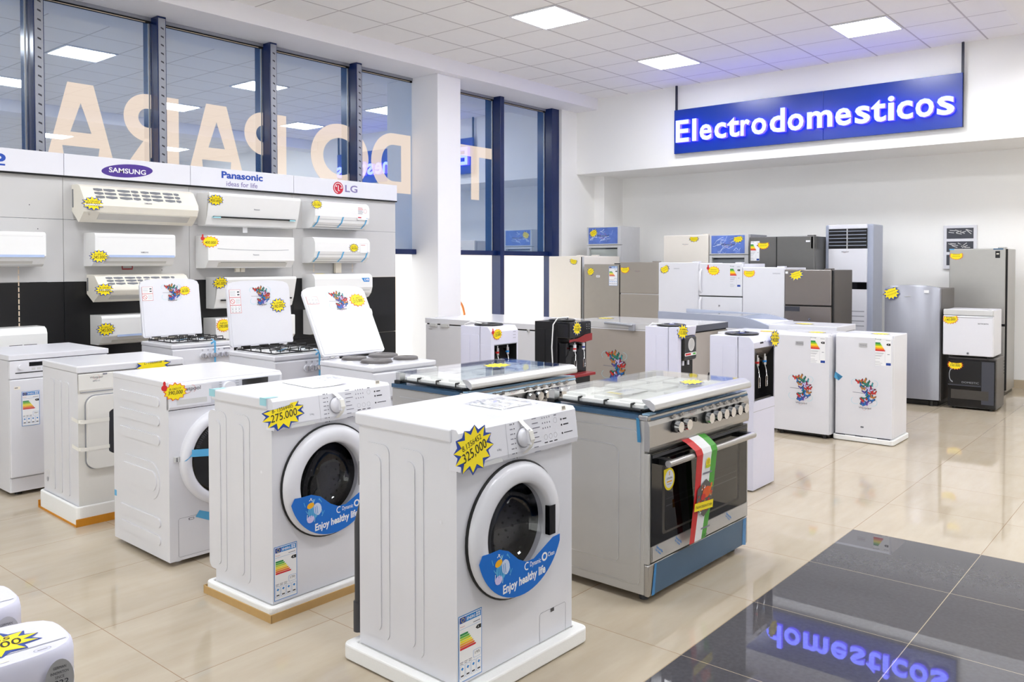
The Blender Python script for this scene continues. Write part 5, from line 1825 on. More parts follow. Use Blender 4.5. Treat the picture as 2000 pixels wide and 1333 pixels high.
        m = MB().poly(front(-0.004), [(-0.002, 0.812), (0.06, 0.818), (w * 0.6, 0.80), (w, 0.812), (w, 0.868), (w * 0.7, 0.862), (w * 0.35, 0.835), (-0.002, 0.832)], 'dark_red', off=0.012, depth=0.004)
        m.build('red_wave', r)
        tap(r, 0.09, 0.765, 0.03, 'red', 'white')
        tap(r, 0.205, 0.772, 0.03, 'knob_blue', 'white')
        MB().box(-0.004, -0.05, 0.535, w + 0.008, 0.04, 0.558, 'dark_red').build('drip_tray', r, 0.004)
        m = MB()
        for k in range(6):
            m.disc(front(-0.0125), 0.235 + 0.03 * (k % 2), 0.905 + 0.018 * (k // 2), 0.003, 'light_grey', seg=8)
        m.build('front_marking', r)
        m = MB().tube([(0.20, 0.16, h + 0.014), (0.10, 0.07, h + 0.035), (0.02, 0.115, h + 0.03), (-0.018, 0.13, h - 0.02), (-0.022, 0.14, h - 0.2), (-0.014, 0.13, h - 0.45), (-0.012, 0.13, 0.02)], 0.005, 'foam', 8)
        m.build('power_cord', r)
    elif kind == 'dial':
        m = MB().box(0.05, 0.012, 0.72, w - 0.002, 0.10, 0.898, 'black_gloss')
        m.build('head', r, 0.02, 4)
        m = MB().box(0.05, 0.05, 0.49, w - 0.002, 0.10, 0.72, 'black_matte')
        m.build('niche', r)
        f = front(0.012)
        m = MB().ring(f, 0.165, 0.835, 0.035, 0.048, 'light_grey', off=0.002, seg=32).disc(f, 0.165, 0.835, 0.035, 'alu', off=0.0015, seg=32)
        m.build('dial', r)
        m = MB().rect(f, 0.07, 0.755, 0.24, 0.778, 'paper', off=0.001, r=0.01).rect(f, 0.08, 0.760, 0.16, 0.773, 'red', off=0.0014).rect(f, 0.19, 0.760, 0.23, 0.773, 'green_flag', off=0.0014)
        m.build('front_marking', r)
        for a in (0.085, 0.16):
            MB().cyl(Frame((a, 0.035, 0.70), (1, 0, 0), (0, 1, 0)), 0, 0, 0.009, -0.012, 0.03, 'plastic_white', 12).build('spout', r)
        MB().tube([(0.10, 0.20, h + 0.01), (0.05, 0.27, h + 0.02), (0.06, 0.315, h - 0.01), (0.08, 0.315, h - 0.3), (0.08, 0.315, 0.02)], 0.005, 'foam', 8).build('power_cord', r)
    if kind == 'white_low':
        MB().tube([(0.10, 0.18, h + 0.012), (0.05, 0.24, h + 0.03), (0.06, 0.315, h + 0.005), (0.08, 0.315, h - 0.3), (0.08, 0.315, 0.02)], 0.005, 'foam', 8).build('power_cord', r)
    if kind == 'white_big':
        MB().tube([(0.02, d + 0.015, 0.72), (0.012, d + 0.03, 0.64), (0.02, d + 0.02, 0.56), (0.04, d + 0.015, 0.3), (0.06, d + 0.02, 0.02)], 0.005, 'ink_black', 8).build('power_cord', r)
    if st:
        sticker(r, *st)
    return r


dispenser(-3.98, 4.376, 1.571, 0.295, 0.30, 0.970, 'white water dispenser with two taps, red thumb price star, in front of white freezer', 'white_low',
          (front(-0.001), 0.066, 0.917, 0.050, 0.040, 'red', '8-130708', '120.000', 0.12, 9, None, True))
dispenser(-3.885, 5.155, 1.571, 0.298, 0.330, 0.965, 'black water dispenser with red wave and a white cord over its side', 'black',
          (front(-0.0125), 0.102, 0.915, 0.058, 0.056, 'blue', '8-140687', '199.000', 0.0, 12))
dispenser(-2.935, 5.235, 1.571, 0.258, 0.300, 0.965, 'white water dispenser with black round-dial front, left of the similar lilac one', 'dial',
          (Frame((-0.002, 0.03, 0), (1, -0.4, 0), (0, 0, 1)), 0.045, 0.935, 0.052, 0.055, 'blue', '8-140686', '115.000', -0.1, 11))
dispenser(-2.207, 4.839, 1.571, 0.320, 0.300, 0.965, 'tall lilac-white water dispenser with a big dark niche, beside the small fridges', 'white_big',
          (Frame((0, -0.004, 0), (1, -0.05, 0), (0, 0, 1)), 0.275, 0.940, 0.066, 0.058, 'blue', '8-140', '140.000', -0.1, 11))

# ------------------------------------------------------------------ chest freezers


def chest(x, y, w, d, h, label, body, lidm, lid_side=None, handle=None, lidt=0.055, logo=None, latch=(), grp='chest freezers'):
    r = thing('chest_freezer', label, 'freezer', x, y, 0, 0, grp)
    MB().box(0, 0, 0.05, w, d, h - lidt - 0.012, body).box(0.03, 0.03, 0.0, w - 0.03, d - 0.03, 0.05, 'black').build('body', r, 0.006)
    MB().box(0.01, 0.012, h - lidt - 0.013, w - 0.01, d - 0.01, h - lidt, 'dark_gap').build('gasket', r)
    m = MB().box(-0.004, -0.006, h - lidt, w + 0.004, d, h, lidm)
    if lid_side:
        m.box(w + 0.004, -0.006, h - lidt, w + 0.007, d, h - 0.002, lid_side)
    lid = m.build('lid', r, 0.006, 3)
    for a in latch:
        MB().box(a, -0.022, h - lidt - 0.03, a + 0.10, -0.002, h - lidt + 0.004, 'light_grey').build('lid_latch', lid, 0.003)
    if logo:
        m = westpool(MB(), front(0), *logo)
        m.build('front_marking', r)
    return r, lid


r, lid = chest(-6.43, 6.05, 1.70, 0.93, 0.855, 'long white chest freezer against the pillar, behind the left water dispenser', 'enamel', 'enamel', latch=(0.08, 0.24), logo=(0.045, 0.735, 0.055))
for a in (0.33, 1.40):
    MB().box(a, -0.018, 0.775, a + 0.022, 0.0, 0.805, 'light_grey').rect(front(-0.018), a + 0.006, 0.780, a + 0.012, 0.798, 'ink').build('lock', r, 0.002)
MB().rect(FRONT, 1.36, 0.813, 1.52, 0.8165, 'ink', off=0.002).build('lid_gap_mark', r)
r, lid = chest(-4.70, 6.30, 1.26, 0.68, 0.895, 'taupe chest freezer with grey handle and butterflies, beside the black dispenser', 'taupe_chest', 'grey_glass_top', 'dark_panel')
MB().rect(front(-0.001), 0.005, 0.826, 1.255, 0.838, 'enamel', off=0.001).build('front_trim', r)
m = MB().tube([(0.40, -0.035, 0.885), (0.55, -0.045, 0.882), (0.70, -0.04, 0.872)], 0.013, 'mid_grey', 12).box(0.66, -0.045, 0.825, 0.71, -0.004, 0.885, 'mid_grey')
m.build('handle', lid, 0.004)
butterflies(r, FRONT, 0.33, 0.30, 0.30, 0.36, sheet=False)
sticker(lid, top(0.895), 0.14, 0.36, 0.09, 0.07, 'blue', seed=2, scribble=True)
r, lid = chest(-3.40, 6.72, 0.50, 0.55, 0.822, 'small white chest freezer between two water dispensers and the small fridges', 'enamel', 'enamel', logo=(0.03, 0.70, 0.07), latch=())
sticker(lid, top(0.822), 0.33, 0.30, 0.07, 0.06, 'red', seed=12, scribble=True)
r, lid = chest(-3.20, 7.35, 0.62, 0.5, 0.865, 'white chest freezer in the back behind the small fridges, sticker on its lid', 'enamel', 'enamel')
sticker(lid, top(0.865), 0.26, 0.18, 0.09, 0.07, 'blue', seed=3, scribble=True)
# curved glass ice cream chest
r = thing('display_freezer', 'white ice-cream chest freezer with a curved grey lid rim', 'freezer', -4.45, 7.45, 0, 0, 'chest freezers')
w, d = 1.22, 0.62
MB().box(0, 0, 0.05, w, d, 0.80, 'enamel').box(0.03, 0.03, 0.0, w - 0.03, d - 0.03, 0.05, 'black').build('body', r, 0.006)
m = MB()
prof = [(0.0, 0.80), (w, 0.80), (w, 0.83)] + [(w - 0.36 * t, 0.83 + 0.085 * math.sin(t * PI / 2)) for t in (0.15, 0.3, 0.45, 0.6, 0.8, 1.0)] + [(0.0, 0.935), (0, 0.80)]
m.extrude_profile(prof[:-1], 'y', 0.0, 0.03, 'blue_grey').extrude_profile(prof[:-1], 'y', d - 0.03, d, 'blue_grey')
m.build('lid_rim', r, 0.004)
m = MB().box(0.02, 0.03, 0.803, w - 0.02, d - 0.03, 0.86, 'plastic_white').build('basket_cover', r)
MB().box(0.0, 0.03, 0.905, w - 0.36, d - 0.03, 0.912, 'glass_lid').build('glass_lid', r)

# ------------------------------------------------------------------ small white fridges


def small_fridge(x, y, w, d, h, b, label, tray):
    r = thing('small_fridge', label, 'fridge', x, y, 0, 0, 'small white fridges')
    MB().box(0, 0.045, b, w, d, h, 'enamel').build('cabinet', r, 0.006)
    MB().box(0.0, 0.0, b + 0.006, w, 0.042, h - 0.02, 'enamel').box(0.01, 0.042, b + 0.01, w - 0.01, 0.046, h - 0.02, 'mid_grey').build('door', r, 0.012, 4)
    MB().extrude_profile([(0.045, h - 0.02), (0.004, h - 0.022), (0.014, h - 0.001), (0.06, h + 0.004)], 'x', 0.0, w - 0.012, 'plastic_white').build('top_trim', r, 0.003)
    MB().cyl(TOP, w - 0.025, 0.03, 0.014, h - 0.022, h + 0.004, 'plastic_white', 16).build('hinge_cap', r)
    m = MB().rect(FRONT, 0.183, h - 0.098, 0.248, h - 0.066, 'alu', off=0.001, depth=0.002)
    m.text(FRONT, 'Westpool', 0.2155, h - 0.088, 0.012, 'ink_soft', w=0.05, off=0.0036, align='c')
    m.build('badge', r)
    energy_label(r, FRONT, 0.310, h - 0.235, 0.120, 0.215, kind='eu')
    butterflies(r, FRONT, 0.115, 0.235, 0.228, 0.300)
    sticker(r, top(h + 0.0), 0.30, 0.16, 0.07, 0.075, 'blue', seed=7, scribble=True)
    if tray:
        MB().poly(FRONT, ell(0.213, 0.122, 0.013, 0.008, 18), 'mid_grey', off=0.001).poly(FRONT, ell(0.207, 0.122, 0.004, 0.005, 10), 'ink', off=0.002).poly(FRONT, ell(0.220, 0.122, 0.004, 0.005, 10), 'ink', off=0.002).build('lock', r)
        m = MB()
        for a0, a1 in ((0.004, 0.08), (0.16, 0.22), (0.33, 0.43)):
            m.rect(FRONT, a0, b - 0.004, a1, b + 0.006, 'ink', off=0.0025)
        m.build('base_slots', r)
        for k in range(7):
            pass
    else:
        feet(r, w, d, b, 'black', 0.02, 0.05)
        MB().box(0.01, 0.05, 0.012, w - 0.01, d, b, 'black').build('plinth', r)
    return r


F2 = (-2.376, 6.76)
r = small_fridge(*F2, 0.440, 0.395, 0.858, 0.044, 'small white butterfly fridge on a foam tray, right one of two', True)
m = MB().add([(-0.012, 0.02, 0.545), (-0.001, -0.0014, 0.548), (0.058, -0.0016, 0.512), (0.025, -0.0016, 0.478), (-0.012, -0.0014, 0.500)], [(0, 1, 2, 3, 4), (4, 3, 2, 1, 0)], 'tape_blue')
m.build('tape_strip', r)
foam_tray(F2[0], F2[1], 0, 0.440, 0.395, 0.044, 0.018, 0.018, 'cracked cream foam tray under the right small fridge')
small_fridge(-2.862, 6.68, 0.462, 0.42, 0.850, 0.032, 'small white butterfly fridge on feet, left one of two, half behind a dispenser', False)

# ------------------------------------------------------------------ big fridges


def fridge(x, y, w, d, h, label, face, side=None, splits=(), handle=None, badge=None, el=None, st=None, lock=None, group=None, gap=None, cat='fridge', name='fridge', radius=0.008, white_plate=None, split_m='dark_gap', extra=None):
    side = side or face
    r = thing(name, label, cat, x, y, 0, 0, group)
    MB().box(0.0, 0.055, 0.04, w, d, h - 0.004, side).build('cabinet', r, 0.006)
    MB().box(0.02, 0.06, 0, w - 0.02, d, 0.041, 'black').build('plinth', r)
    if gap:
        MB().box(w - 0.012, 0.02, 0.06, w + 0.001, 0.056, h - 0.008, gap).build('door_seal', r)
    zs = [0.055] + list(splits) + [h]
    doors = []
    for a, b in zip(zs[:-1], zs[1:]):
        dm = MB().box(0.0, 0.0, a + 0.006, w - (0.012 if gap else 0), 0.05, b - (0.006 if b < h else 0.0), face).build('door', r, radius, 3)
        doors.append(dm)
    MB().box(0.004, 0.012, 0.06, w - 0.004, 0.056, h - 0.01, split_m).build('door_gasket', r)
    MB().box(w - 0.09, 0.015, h, w - 0.01, 0.09, h + 0.012, side).build('hinge_cap', r, 0.003)
    for q, hd in enumerate(handle or ()):
        m = MB()
        hx, z0, z1 = hd
        m.tube([(hx, -0.001, z0), (hx, -0.032, z0 + 0.03), (hx, -0.038, (z0 + z1) / 2), (hx, -0.032, z1 - 0.03), (hx, -0.001, z1)], 0.014, face, 10)
        m.build('handle', doors[-1 - q])
    if badge:
        s, bx, bz, bw = badge
        m = MB()
        if s == 'Westpool':
            westpool(m, FRONT, bx, bz, bw, 'ink_soft')
        elif s:
            m.text(FRONT, s, bx, bz, bw * 0.16, 'ink_soft', w=bw)
        m.build('badge', doors[-1])
    if white_plate:
        a, b = white_plate
        MB().rect(FRONT, a, b, a + 0.055, b + 0.026, 'paper', off=0.001).strip(FRONT, [(a + 0.008, b + 0.013), (a + 0.046, b + 0.013)], 0.008, 'grey_line', off=0.0014).build('small_label', doors[-1])
    if el:
        energy_label(doors[-1], FRONT, *el)
    if lock:
        MB().cyl(FRONT, lock[0], lock[1], 0.013, 0, 0.006, 'chrome', 18).disc(FRONT, lock[0] + 0.003, lock[1], 0.005, 'ink', off=0.0066, seg=10).build('lock', doors[0])
    if st:
        sticker(doors[-1], FRONT, *st)
    if extra:
        extra(r, doors)
    return r


Y1 = 8.5
ROW = 'fridges in the front row by the back wall'
fridge(-6.714, Y1, 0.52, 0.60, 1.520, 'plain beige fridge at the left end of the row beside the window', 'cream', group=ROW, gap='light_grey',
       st=(0.40, 1.455, 0.065, 0.045, 'blue', '', '', -0.2, 11, 0.6, False, 3, True))
fridge(-7.02, 9.12, 0.62, 0.56, 1.530, 'beige fridge standing behind the grey-beige one in the back corner', 'cream', badge=None)
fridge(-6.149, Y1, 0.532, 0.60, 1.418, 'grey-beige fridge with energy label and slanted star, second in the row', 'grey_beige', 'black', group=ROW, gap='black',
       el=(0.375, 1.155, 0.125, 0.24, '171'), white_plate=(0.185, 1.255), st=(0.10, 1.325, 0.062, 0.055, 'blue', '', '', 0.5, 11, None, False, 4, True))
fridge(-5.612, Y1, 0.535, 0.60, 1.442, 'silver-beige two-door fridge with a metal strip between its doors', 'grey_fridge', splits=(1.062,), group=ROW, split_m='light_grey',
       badge=('Westpool', 0.21, 1.325, 0.075), st=(0.072, 1.36, 0.068, 0.055, 'red', '', '', 0.05, 12, 0.45, False, 5, True))
fridge(-5.074, Y1, 0.525, 0.60, 1.438, 'tall plain white one-door fridge with a slanted price star', 'enamel', group=ROW,
       badge=('SAMSUNG', 0.205, 1.362, 0.075), st=(0.085, 1.36, 0.066, 0.052, 'blue', '', '', 0.42, 11, 0.75, False, 6, True))
fridge(-4.545, Y1, 0.527, 0.60, 1.428, 'white two-door fridge with long bow handles and a thumb price sticker', 'enamel', splits=(1.058,), group=ROW,
       handle=((0.03, 1.10, 1.36), (0.03, 0.75, 1.04)), el=(0.385, 1.165, 0.125, 0.24, None, 'eu', False), lock=(0.255, 0.955), st=(0.185, 1.345, 0.075, 0.052, 'red', '', '', 0.0, 9, None, True, 7, True))
fridge(-4.012, Y1, 0.475, 0.60, 1.385, 'white fridge with white lid edge and red-rimmed star, left of the dark one', 'enamel', splits=(0.838,), group=ROW,
       badge=('SAMSUNG', 0.345, 1.312, 0.085), st=(0.078, 1.325, 0.070, 0.052, 'red', '', '', 0.0, 14, 0.5, False, 8, True))


def dark_grip(r, doors):
    MB().box(0.004, -0.003, 0.925, 0.165, 0.002, 0.975, 'dark_panel').build('grip_recess', doors[0], 0.003)
    MB().rect(FRONT, 0.006, 1.318, 0.035, 1.342, 'paper', off=0.001).build('small_label', doors[-1])


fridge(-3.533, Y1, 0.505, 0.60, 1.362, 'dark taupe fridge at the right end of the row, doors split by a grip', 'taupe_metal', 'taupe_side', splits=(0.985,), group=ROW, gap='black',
       lock=(0.27, 0.845), st=(0.125, 1.305, 0.078, 0.055, 'blue', '', '', 0.3, 11, 0.75, False, 9, True), extra=dark_grip)

# second row
Y2 = 9.72
fridge(-5.741, Y2 + 0.03, 0.66, 0.60, 1.800, 'tall cream fridge behind the white ones, left of the blue cooler header', 'cream', badge=('Westpool', 0.28, 1.67, 0.09),
       st=(0.455, 1.75, 0.075, 0.045, 'blue', '', '', 0.0, 11, 0.6, False, 10, True))


def cooler(x, y, w, d, h, label, side, seed, st):
    r = thing('display_cooler', label, 'drinks cooler', x, y, 0, 0, 'glass-door coolers')
    MB().box(0, 0.05, 0, w, d, h, side).build('cabinet', r, 0.006)
    zh = h - 0.255
    m = MB().box(0, 0.0, zh, w, 0.06, h, 'light_grey')
    hd = m.build('header', r, 0.004)
    m = MB().rect(FRONT, 0.03, zh + 0.015, w - 0.05, h - 0.012, 'marble_blue', off=0.001)
    rnd = random.Random(seed)
    for k in range(26):
        a, b = rnd.uniform(0.04, w - 0.16), rnd.uniform(zh + 0.03, h - 0.06)
        m.strip(FRONT, [(a, b), (a + rnd.uniform(0.01, 0.06), b + rnd.uniform(-0.03, 0.05)), (a + rnd.uniform(0.05, 0.1), min(h - 0.02, b + rnd.uniform(0.0, 0.06)))], rnd.uniform(0.002, 0.008), 'paper_blue', off=0.0014 + 0.00002 * k)
    westpool(m, FRONT, w * 0.30, zh + 0.105, w * 0.36, 'ink', off=0.0025)
    m.build('header_picture', hd)
    m = MB()
    for a0, b0, a1, b1 in ((0, 0.12, 0.035, zh - 0.008), (w - 0.055, 0.12, w, zh - 0.008), (0.035, zh - 0.04, w - 0.055, zh - 0.008), (0.035, 0.12, w - 0.055, 0.16)):
        m.box(a0, 0, b0, a1, 0.05, b1, 'light_grey')
    dd = m.build('door_frame', r, 0.003)
    MB().box(0.035, 0.02, 0.16, w - 0.055, 0.026, zh - 0.04, 'glass').build('door_glass', dd)
    m = MB().rect(front(0.052), 0.035, 0.16, w - 0.055, zh - 0.04, 'cooler_inside', off=0.0)
    m.rect(front(0.05), 0.04, zh - 0.06, w - 0.06, zh - 0.042, 'ink', off=0.001)
    for k in range(4):
        z = 0.4 + 0.28 * k
        m.rect(front(0.05), 0.05, z, w - 0.07, z + 0.006, 'paper', off=0.001)
    m.build('shelves', r)
    sticker(hd, FRONT, *st)
    return r


cooler(-6.97, 9.70, 0.575, 0.5, 1.945, 'tall drinks cooler with blue marble header in the left back corner', 'light_grey', 1, (0.115, 1.86, 0.075, 0.06, 'blue', '', '', 0.4, 11, 0.8, False, 2, True))
cooler(-5.07, 9.76, 0.54, 0.55, 1.795, 'drinks cooler with blue marble header between cream and dark fridges', 'mid_grey', 2, (0.40, 1.735, 0.075, 0.05, 'blue', '', '', 0.15, 11, 0.7, False, 4, True))


def french(r, doors):
    MB().box(0.348, -0.002, 0.06, 0.360, 0.02, 1.748, 'black').build('door_gap', r)
    MB().rect(FRONT, 0.715, 1.68, 0.765, 1.70, 'paper', off=0.001).build('small_label', doors[-1])
    MB().box(0.775, 0.0, 1.60, 0.802, 0.03, 1.745, 'black').build('side_control', r, 0.003)


fridge(-4.47, 9.65, 0.815, 0.42, 1.752, 'dark grey two-wing fridge behind the white row, left of the air conditioner tower', 'dark_grey_metal', group=None, extra=french,
       el=(0.02, 1.46, 0.115, 0.24, None, 'eu'), st=(0.185, 1.655, 0.078, 0.058, 'red', '', '', 0.0, 12, 0.5, False, 6, True))

# floor standing air conditioner
r = thing('air_conditioner_tower', 'tall white and grey floor-standing air conditioner with black slats at top', 'air conditioner', -3.64, 9.95)
w, d, h = 0.56, 0.38, 1.885
MB().box(0.0, 0.02, 0.03, w, d, h, 'blue_grey').box(0.02, 0.04, 0, w - 0.02, d, 0.03, 'black').build('cabinet', r, 0.02, 4)
MB().box(0.045, -0.004, 1.205, w - 0.065, 0.03, 1.60, 'plastic_white').build('upper_panel', r, 0.006)
MB().box(0.045, -0.004, 1.835, w - 0.065, 0.03, h, 'plastic_white').build('top_panel', r, 0.006)
m = MB().box(0.045, -0.004, 0.06, w - 0.065, 0.03, 1.125, 'plastic_white')
for k in range(14):
    z = 0.12 + 0.057 * k
    m.box(0.06, -0.006, z, w - 0.09, -0.003, z + 0.010, 'mid_grey')
m.build('lower_panel', r, 0.004)
MB().rect(front(-0.004), 0.045, 1.125, w - 0.065, 1.205, 'black_gloss', off=0.0, depth=0.002).rect(front(-0.007), 0.13, 1.16, 0.14, 1.17, 'paper').build('display', r)
MB().rect(front(0.012), 0.045, 1.602, w - 0.065, 1.835, 'black_matte', off=0.008).build('outlet', r)
for k in range(5):
    z = 1.635 + 0.042 * k
    MB().box(0.055, -0.012, z, w - 0.075, 0.002, z + 0.007, 'blue_grey').build('slat', r)
MB().box(0.262, -0.012, 1.60, 0.272, 0.0, 1.835, 'light_grey').build('slat_divider', r)
westpool(MB(), front(-0.0045), 0.20, 1.555, 0.085).build('front_marking', r)

# right hand group
r = thing('fridge', 'silver rounded one-door fridge in front of the tall steel fridge', 'fridge', -2.635, 8.88)
w, d, h = 0.525, 0.60, 1.210
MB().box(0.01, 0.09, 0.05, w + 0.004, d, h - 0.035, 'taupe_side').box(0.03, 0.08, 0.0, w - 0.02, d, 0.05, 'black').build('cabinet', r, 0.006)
m = MB()
N = 12
V = []
for k in range(N + 1):
    a = k / N
    yy = 0.07 - 0.07 * math.sin(PI * (0.12 + 0.76 * a)) ** 0.6
    zt = h - 0.03 + 0.03 * math.sin(PI * a) ** 0.5
    V += [(w * a, yy, 0.065), (w * a, yy, zt - 0.02), (w * a, yy + 0.012, zt)]
m.add(V, [(3 * k, 3 * k + 3, 3 * k + 4, 3 * k + 1) for k in range(N)] + [(3 * k + 1, 3 * k + 4, 3 * k + 5, 3 * k + 2) for k in range(N)], 'silver_blue', True)
Vb = [V[3 * k + 2] for k in range(N + 1)] + [(w, 0.088, h - 0.03), (0, 0.088, h - 0.03)]
m.add(Vb, [tuple(range(len(Vb)))], 'silver_blue')
m.add([V[0], V[1], V[2], (0, 0.088, h - 0.03), (0, 0.088, 0.065)], [(4, 3, 2, 1, 0)][:1], 'silver_blue')
e = 3 * N
m.add([V[e], V[e + 1], V[e + 2], (w, 0.088, h - 0.03), (w, 0.088, 0.065)], [(0, 4, 3, 2, 1)], 'silver_blue')
dd = m.build('door', r)
sticker(dd, front(-0.004), 0.075, 1.125, 0.082, 0.070, 'blue', rot=0.35, n=11, cut=0.75, seed=3, scribble=True)
MB().rect(front(-0.004), 0.385, 1.130, 0.432, 1.160, 'paper').strip(front(-0.004), [(0.20, 1.095), (0.265, 1.095)], 0.006, 'light_grey').build('small_label', dd)
MB().rect(front(0.075), 0.06, 0.018, 0.20, 0.040, 'light_grey').build('base_label', r)
feet(r, w, d, 0.05, 'black', 0.025, 0.08)


def steel_tall(r, doors):
    MB().box(0.0, -0.002, 1.575, 0.05, 0.03, 1.588, 'tape_blue').box(0.435, -0.002, 1.575, 0.53, 0.03, 1.588, 'film_blue').build('tape_strip', doors[-1])
    m = MB().rect(FRONT, 0.455, 1.485, 0.50, 1.560, 'ink_black', off=0.001).strip(FRONT, [(0.465, 1.53), (0.49, 1.53)], 0.012, 'foam_cream', off=0.0014)
    m.build('small_label', doors[-1])
    MB().box(0.30, -0.003, 0.750, w_tall - 0.012, 0.02, 0.775, 'black').build('grip_recess', doors[0])


w_tall = 0.565
fridge(-2.295, 10.08, w_tall, 0.50, 1.588, 'tall steel two-door fridge before the breaker panel, farthest right', 'steel_tall', splits=(0.765,), gap='dark_gap', extra=steel_tall,
       badge=('', 0, 0, 0), st=(0.072, 1.515, 0.072, 0.050, 'red', '', '', 0.0, 14, 0.5, False, 8, True))
MB  # mini pair
r = thing('mini_fridge', 'black glass-front mini fridge standing on the floor under the white one', 'fridge', -2.035, 8.935, 0, 0.02, 'mini fridges')
w, d, h = 0.418, 0.450, 0.505
MB().box(0.0, 0.03, 0.012, w + 0.004, d, h, 'taupe_side').build('cabinet', r, 0.006)
for k in range(5):
    MB().box(w + 0.0035, d - 0.05, 0.33 + 0.03 * k, w + 0.005, d - 0.005, 0.338 + 0.03 * k, 'ink_black').build('vent_slot', r)
dd = MB().box(0.0, 0.0, 0.02, w, 0.028, h - 0.012, 'black_gloss').build('door', r, 0.004)
m = MB().rect(FRONT, 0.015, 0.24, w * 0.70, h - 0.03, 'black', off=0.001).rect(FRONT, 0.0, 0.228, w * 0.70, 0.240, 'dark_panel', off=0.0014)
m.rect(FRONT, w * 0.71, 0.06, w - 0.012, h - 0.03, 'dark_panel', off=0.001).rect(FRONT, 0.03, 0.10, w * 0.86, 0.19, 'oven_inside', off=0.0012)
m.ring(FRONT, 0.045, 0.33, 0.030, 0.036, 'mid_grey', off=0.002, a0=PI * 0.6, a1=PI * 1.5, ky=2.0, seg=16)
m.text(FRONT, 'DOMESTIC', 0.125, 0.255, 0.018, 'mid_grey', w=0.15, off=0.002)
m.build('glass_markings', dd)
sticker(dd, FRONT, 0.065, 0.430, 0.072, 0.048, 'red', '8-1402', '150.000', 0.0, 14, 0.55, False, 3)
feet(r, w, d, 0.014, 'black', 0.018, 0.05)
r = thing('mini_fridge', 'small white mini fridge with a lock, stacked on the black glass one', 'fridge', -2.083, 8.925, 0.5055, 0.02, 'mini fridges')
w, d, h = 0.440, 0.460, 0.470
MB().box(0.0, 0.05, 0.016, w, d, h - 0.004, 'enamel').build('cabinet', r, 0.006)
dd = MB().box(0.0, 0.0, 0.020, w, 0.046, h - 0.062, 'plastic_white').box(0.0, 0.004, h - 0.058, w, 0.046, h, 'light_grey').build('door', r, 0.008, 3)
m = MB().strip(front(0.0), [(0.0, h - 0.070), (0.1, h - 0.078), (0.3, h - 0.078), (w, h - 0.068)], 0.006, 'grey_line', off=0.001)
m.build('door_groove', dd)
MB().cyl(TOP, w - 0.03, 0.025, 0.016, h - 0.03, h + 0.006, 'light_grey', 16).build('hinge_cap', r)
MB().cyl(FRONT, 0.225, 0.045, 0.012, 0, 0.006, 'mid_grey', 18).disc(FRONT, 0.225, 0.045, 0.005, 'ink', off=0.007).build('lock', dd)
MB().text(FRONT, 'SKYWORTH', 0.31, 0.330, 0.013, 'ink', w=0.09, bold=0.02).build('badge', dd)
sticker(dd, FRONT, 0.068, 0.375, 0.072, 0.052, 'red', '8-140812', '140.000', 0.1, 14, 0.55, False, 5)
feet(r, w, d, 0.017, 'black', 0.018, 0.05)

# ------------------------------------------------------------------ wall air conditioners


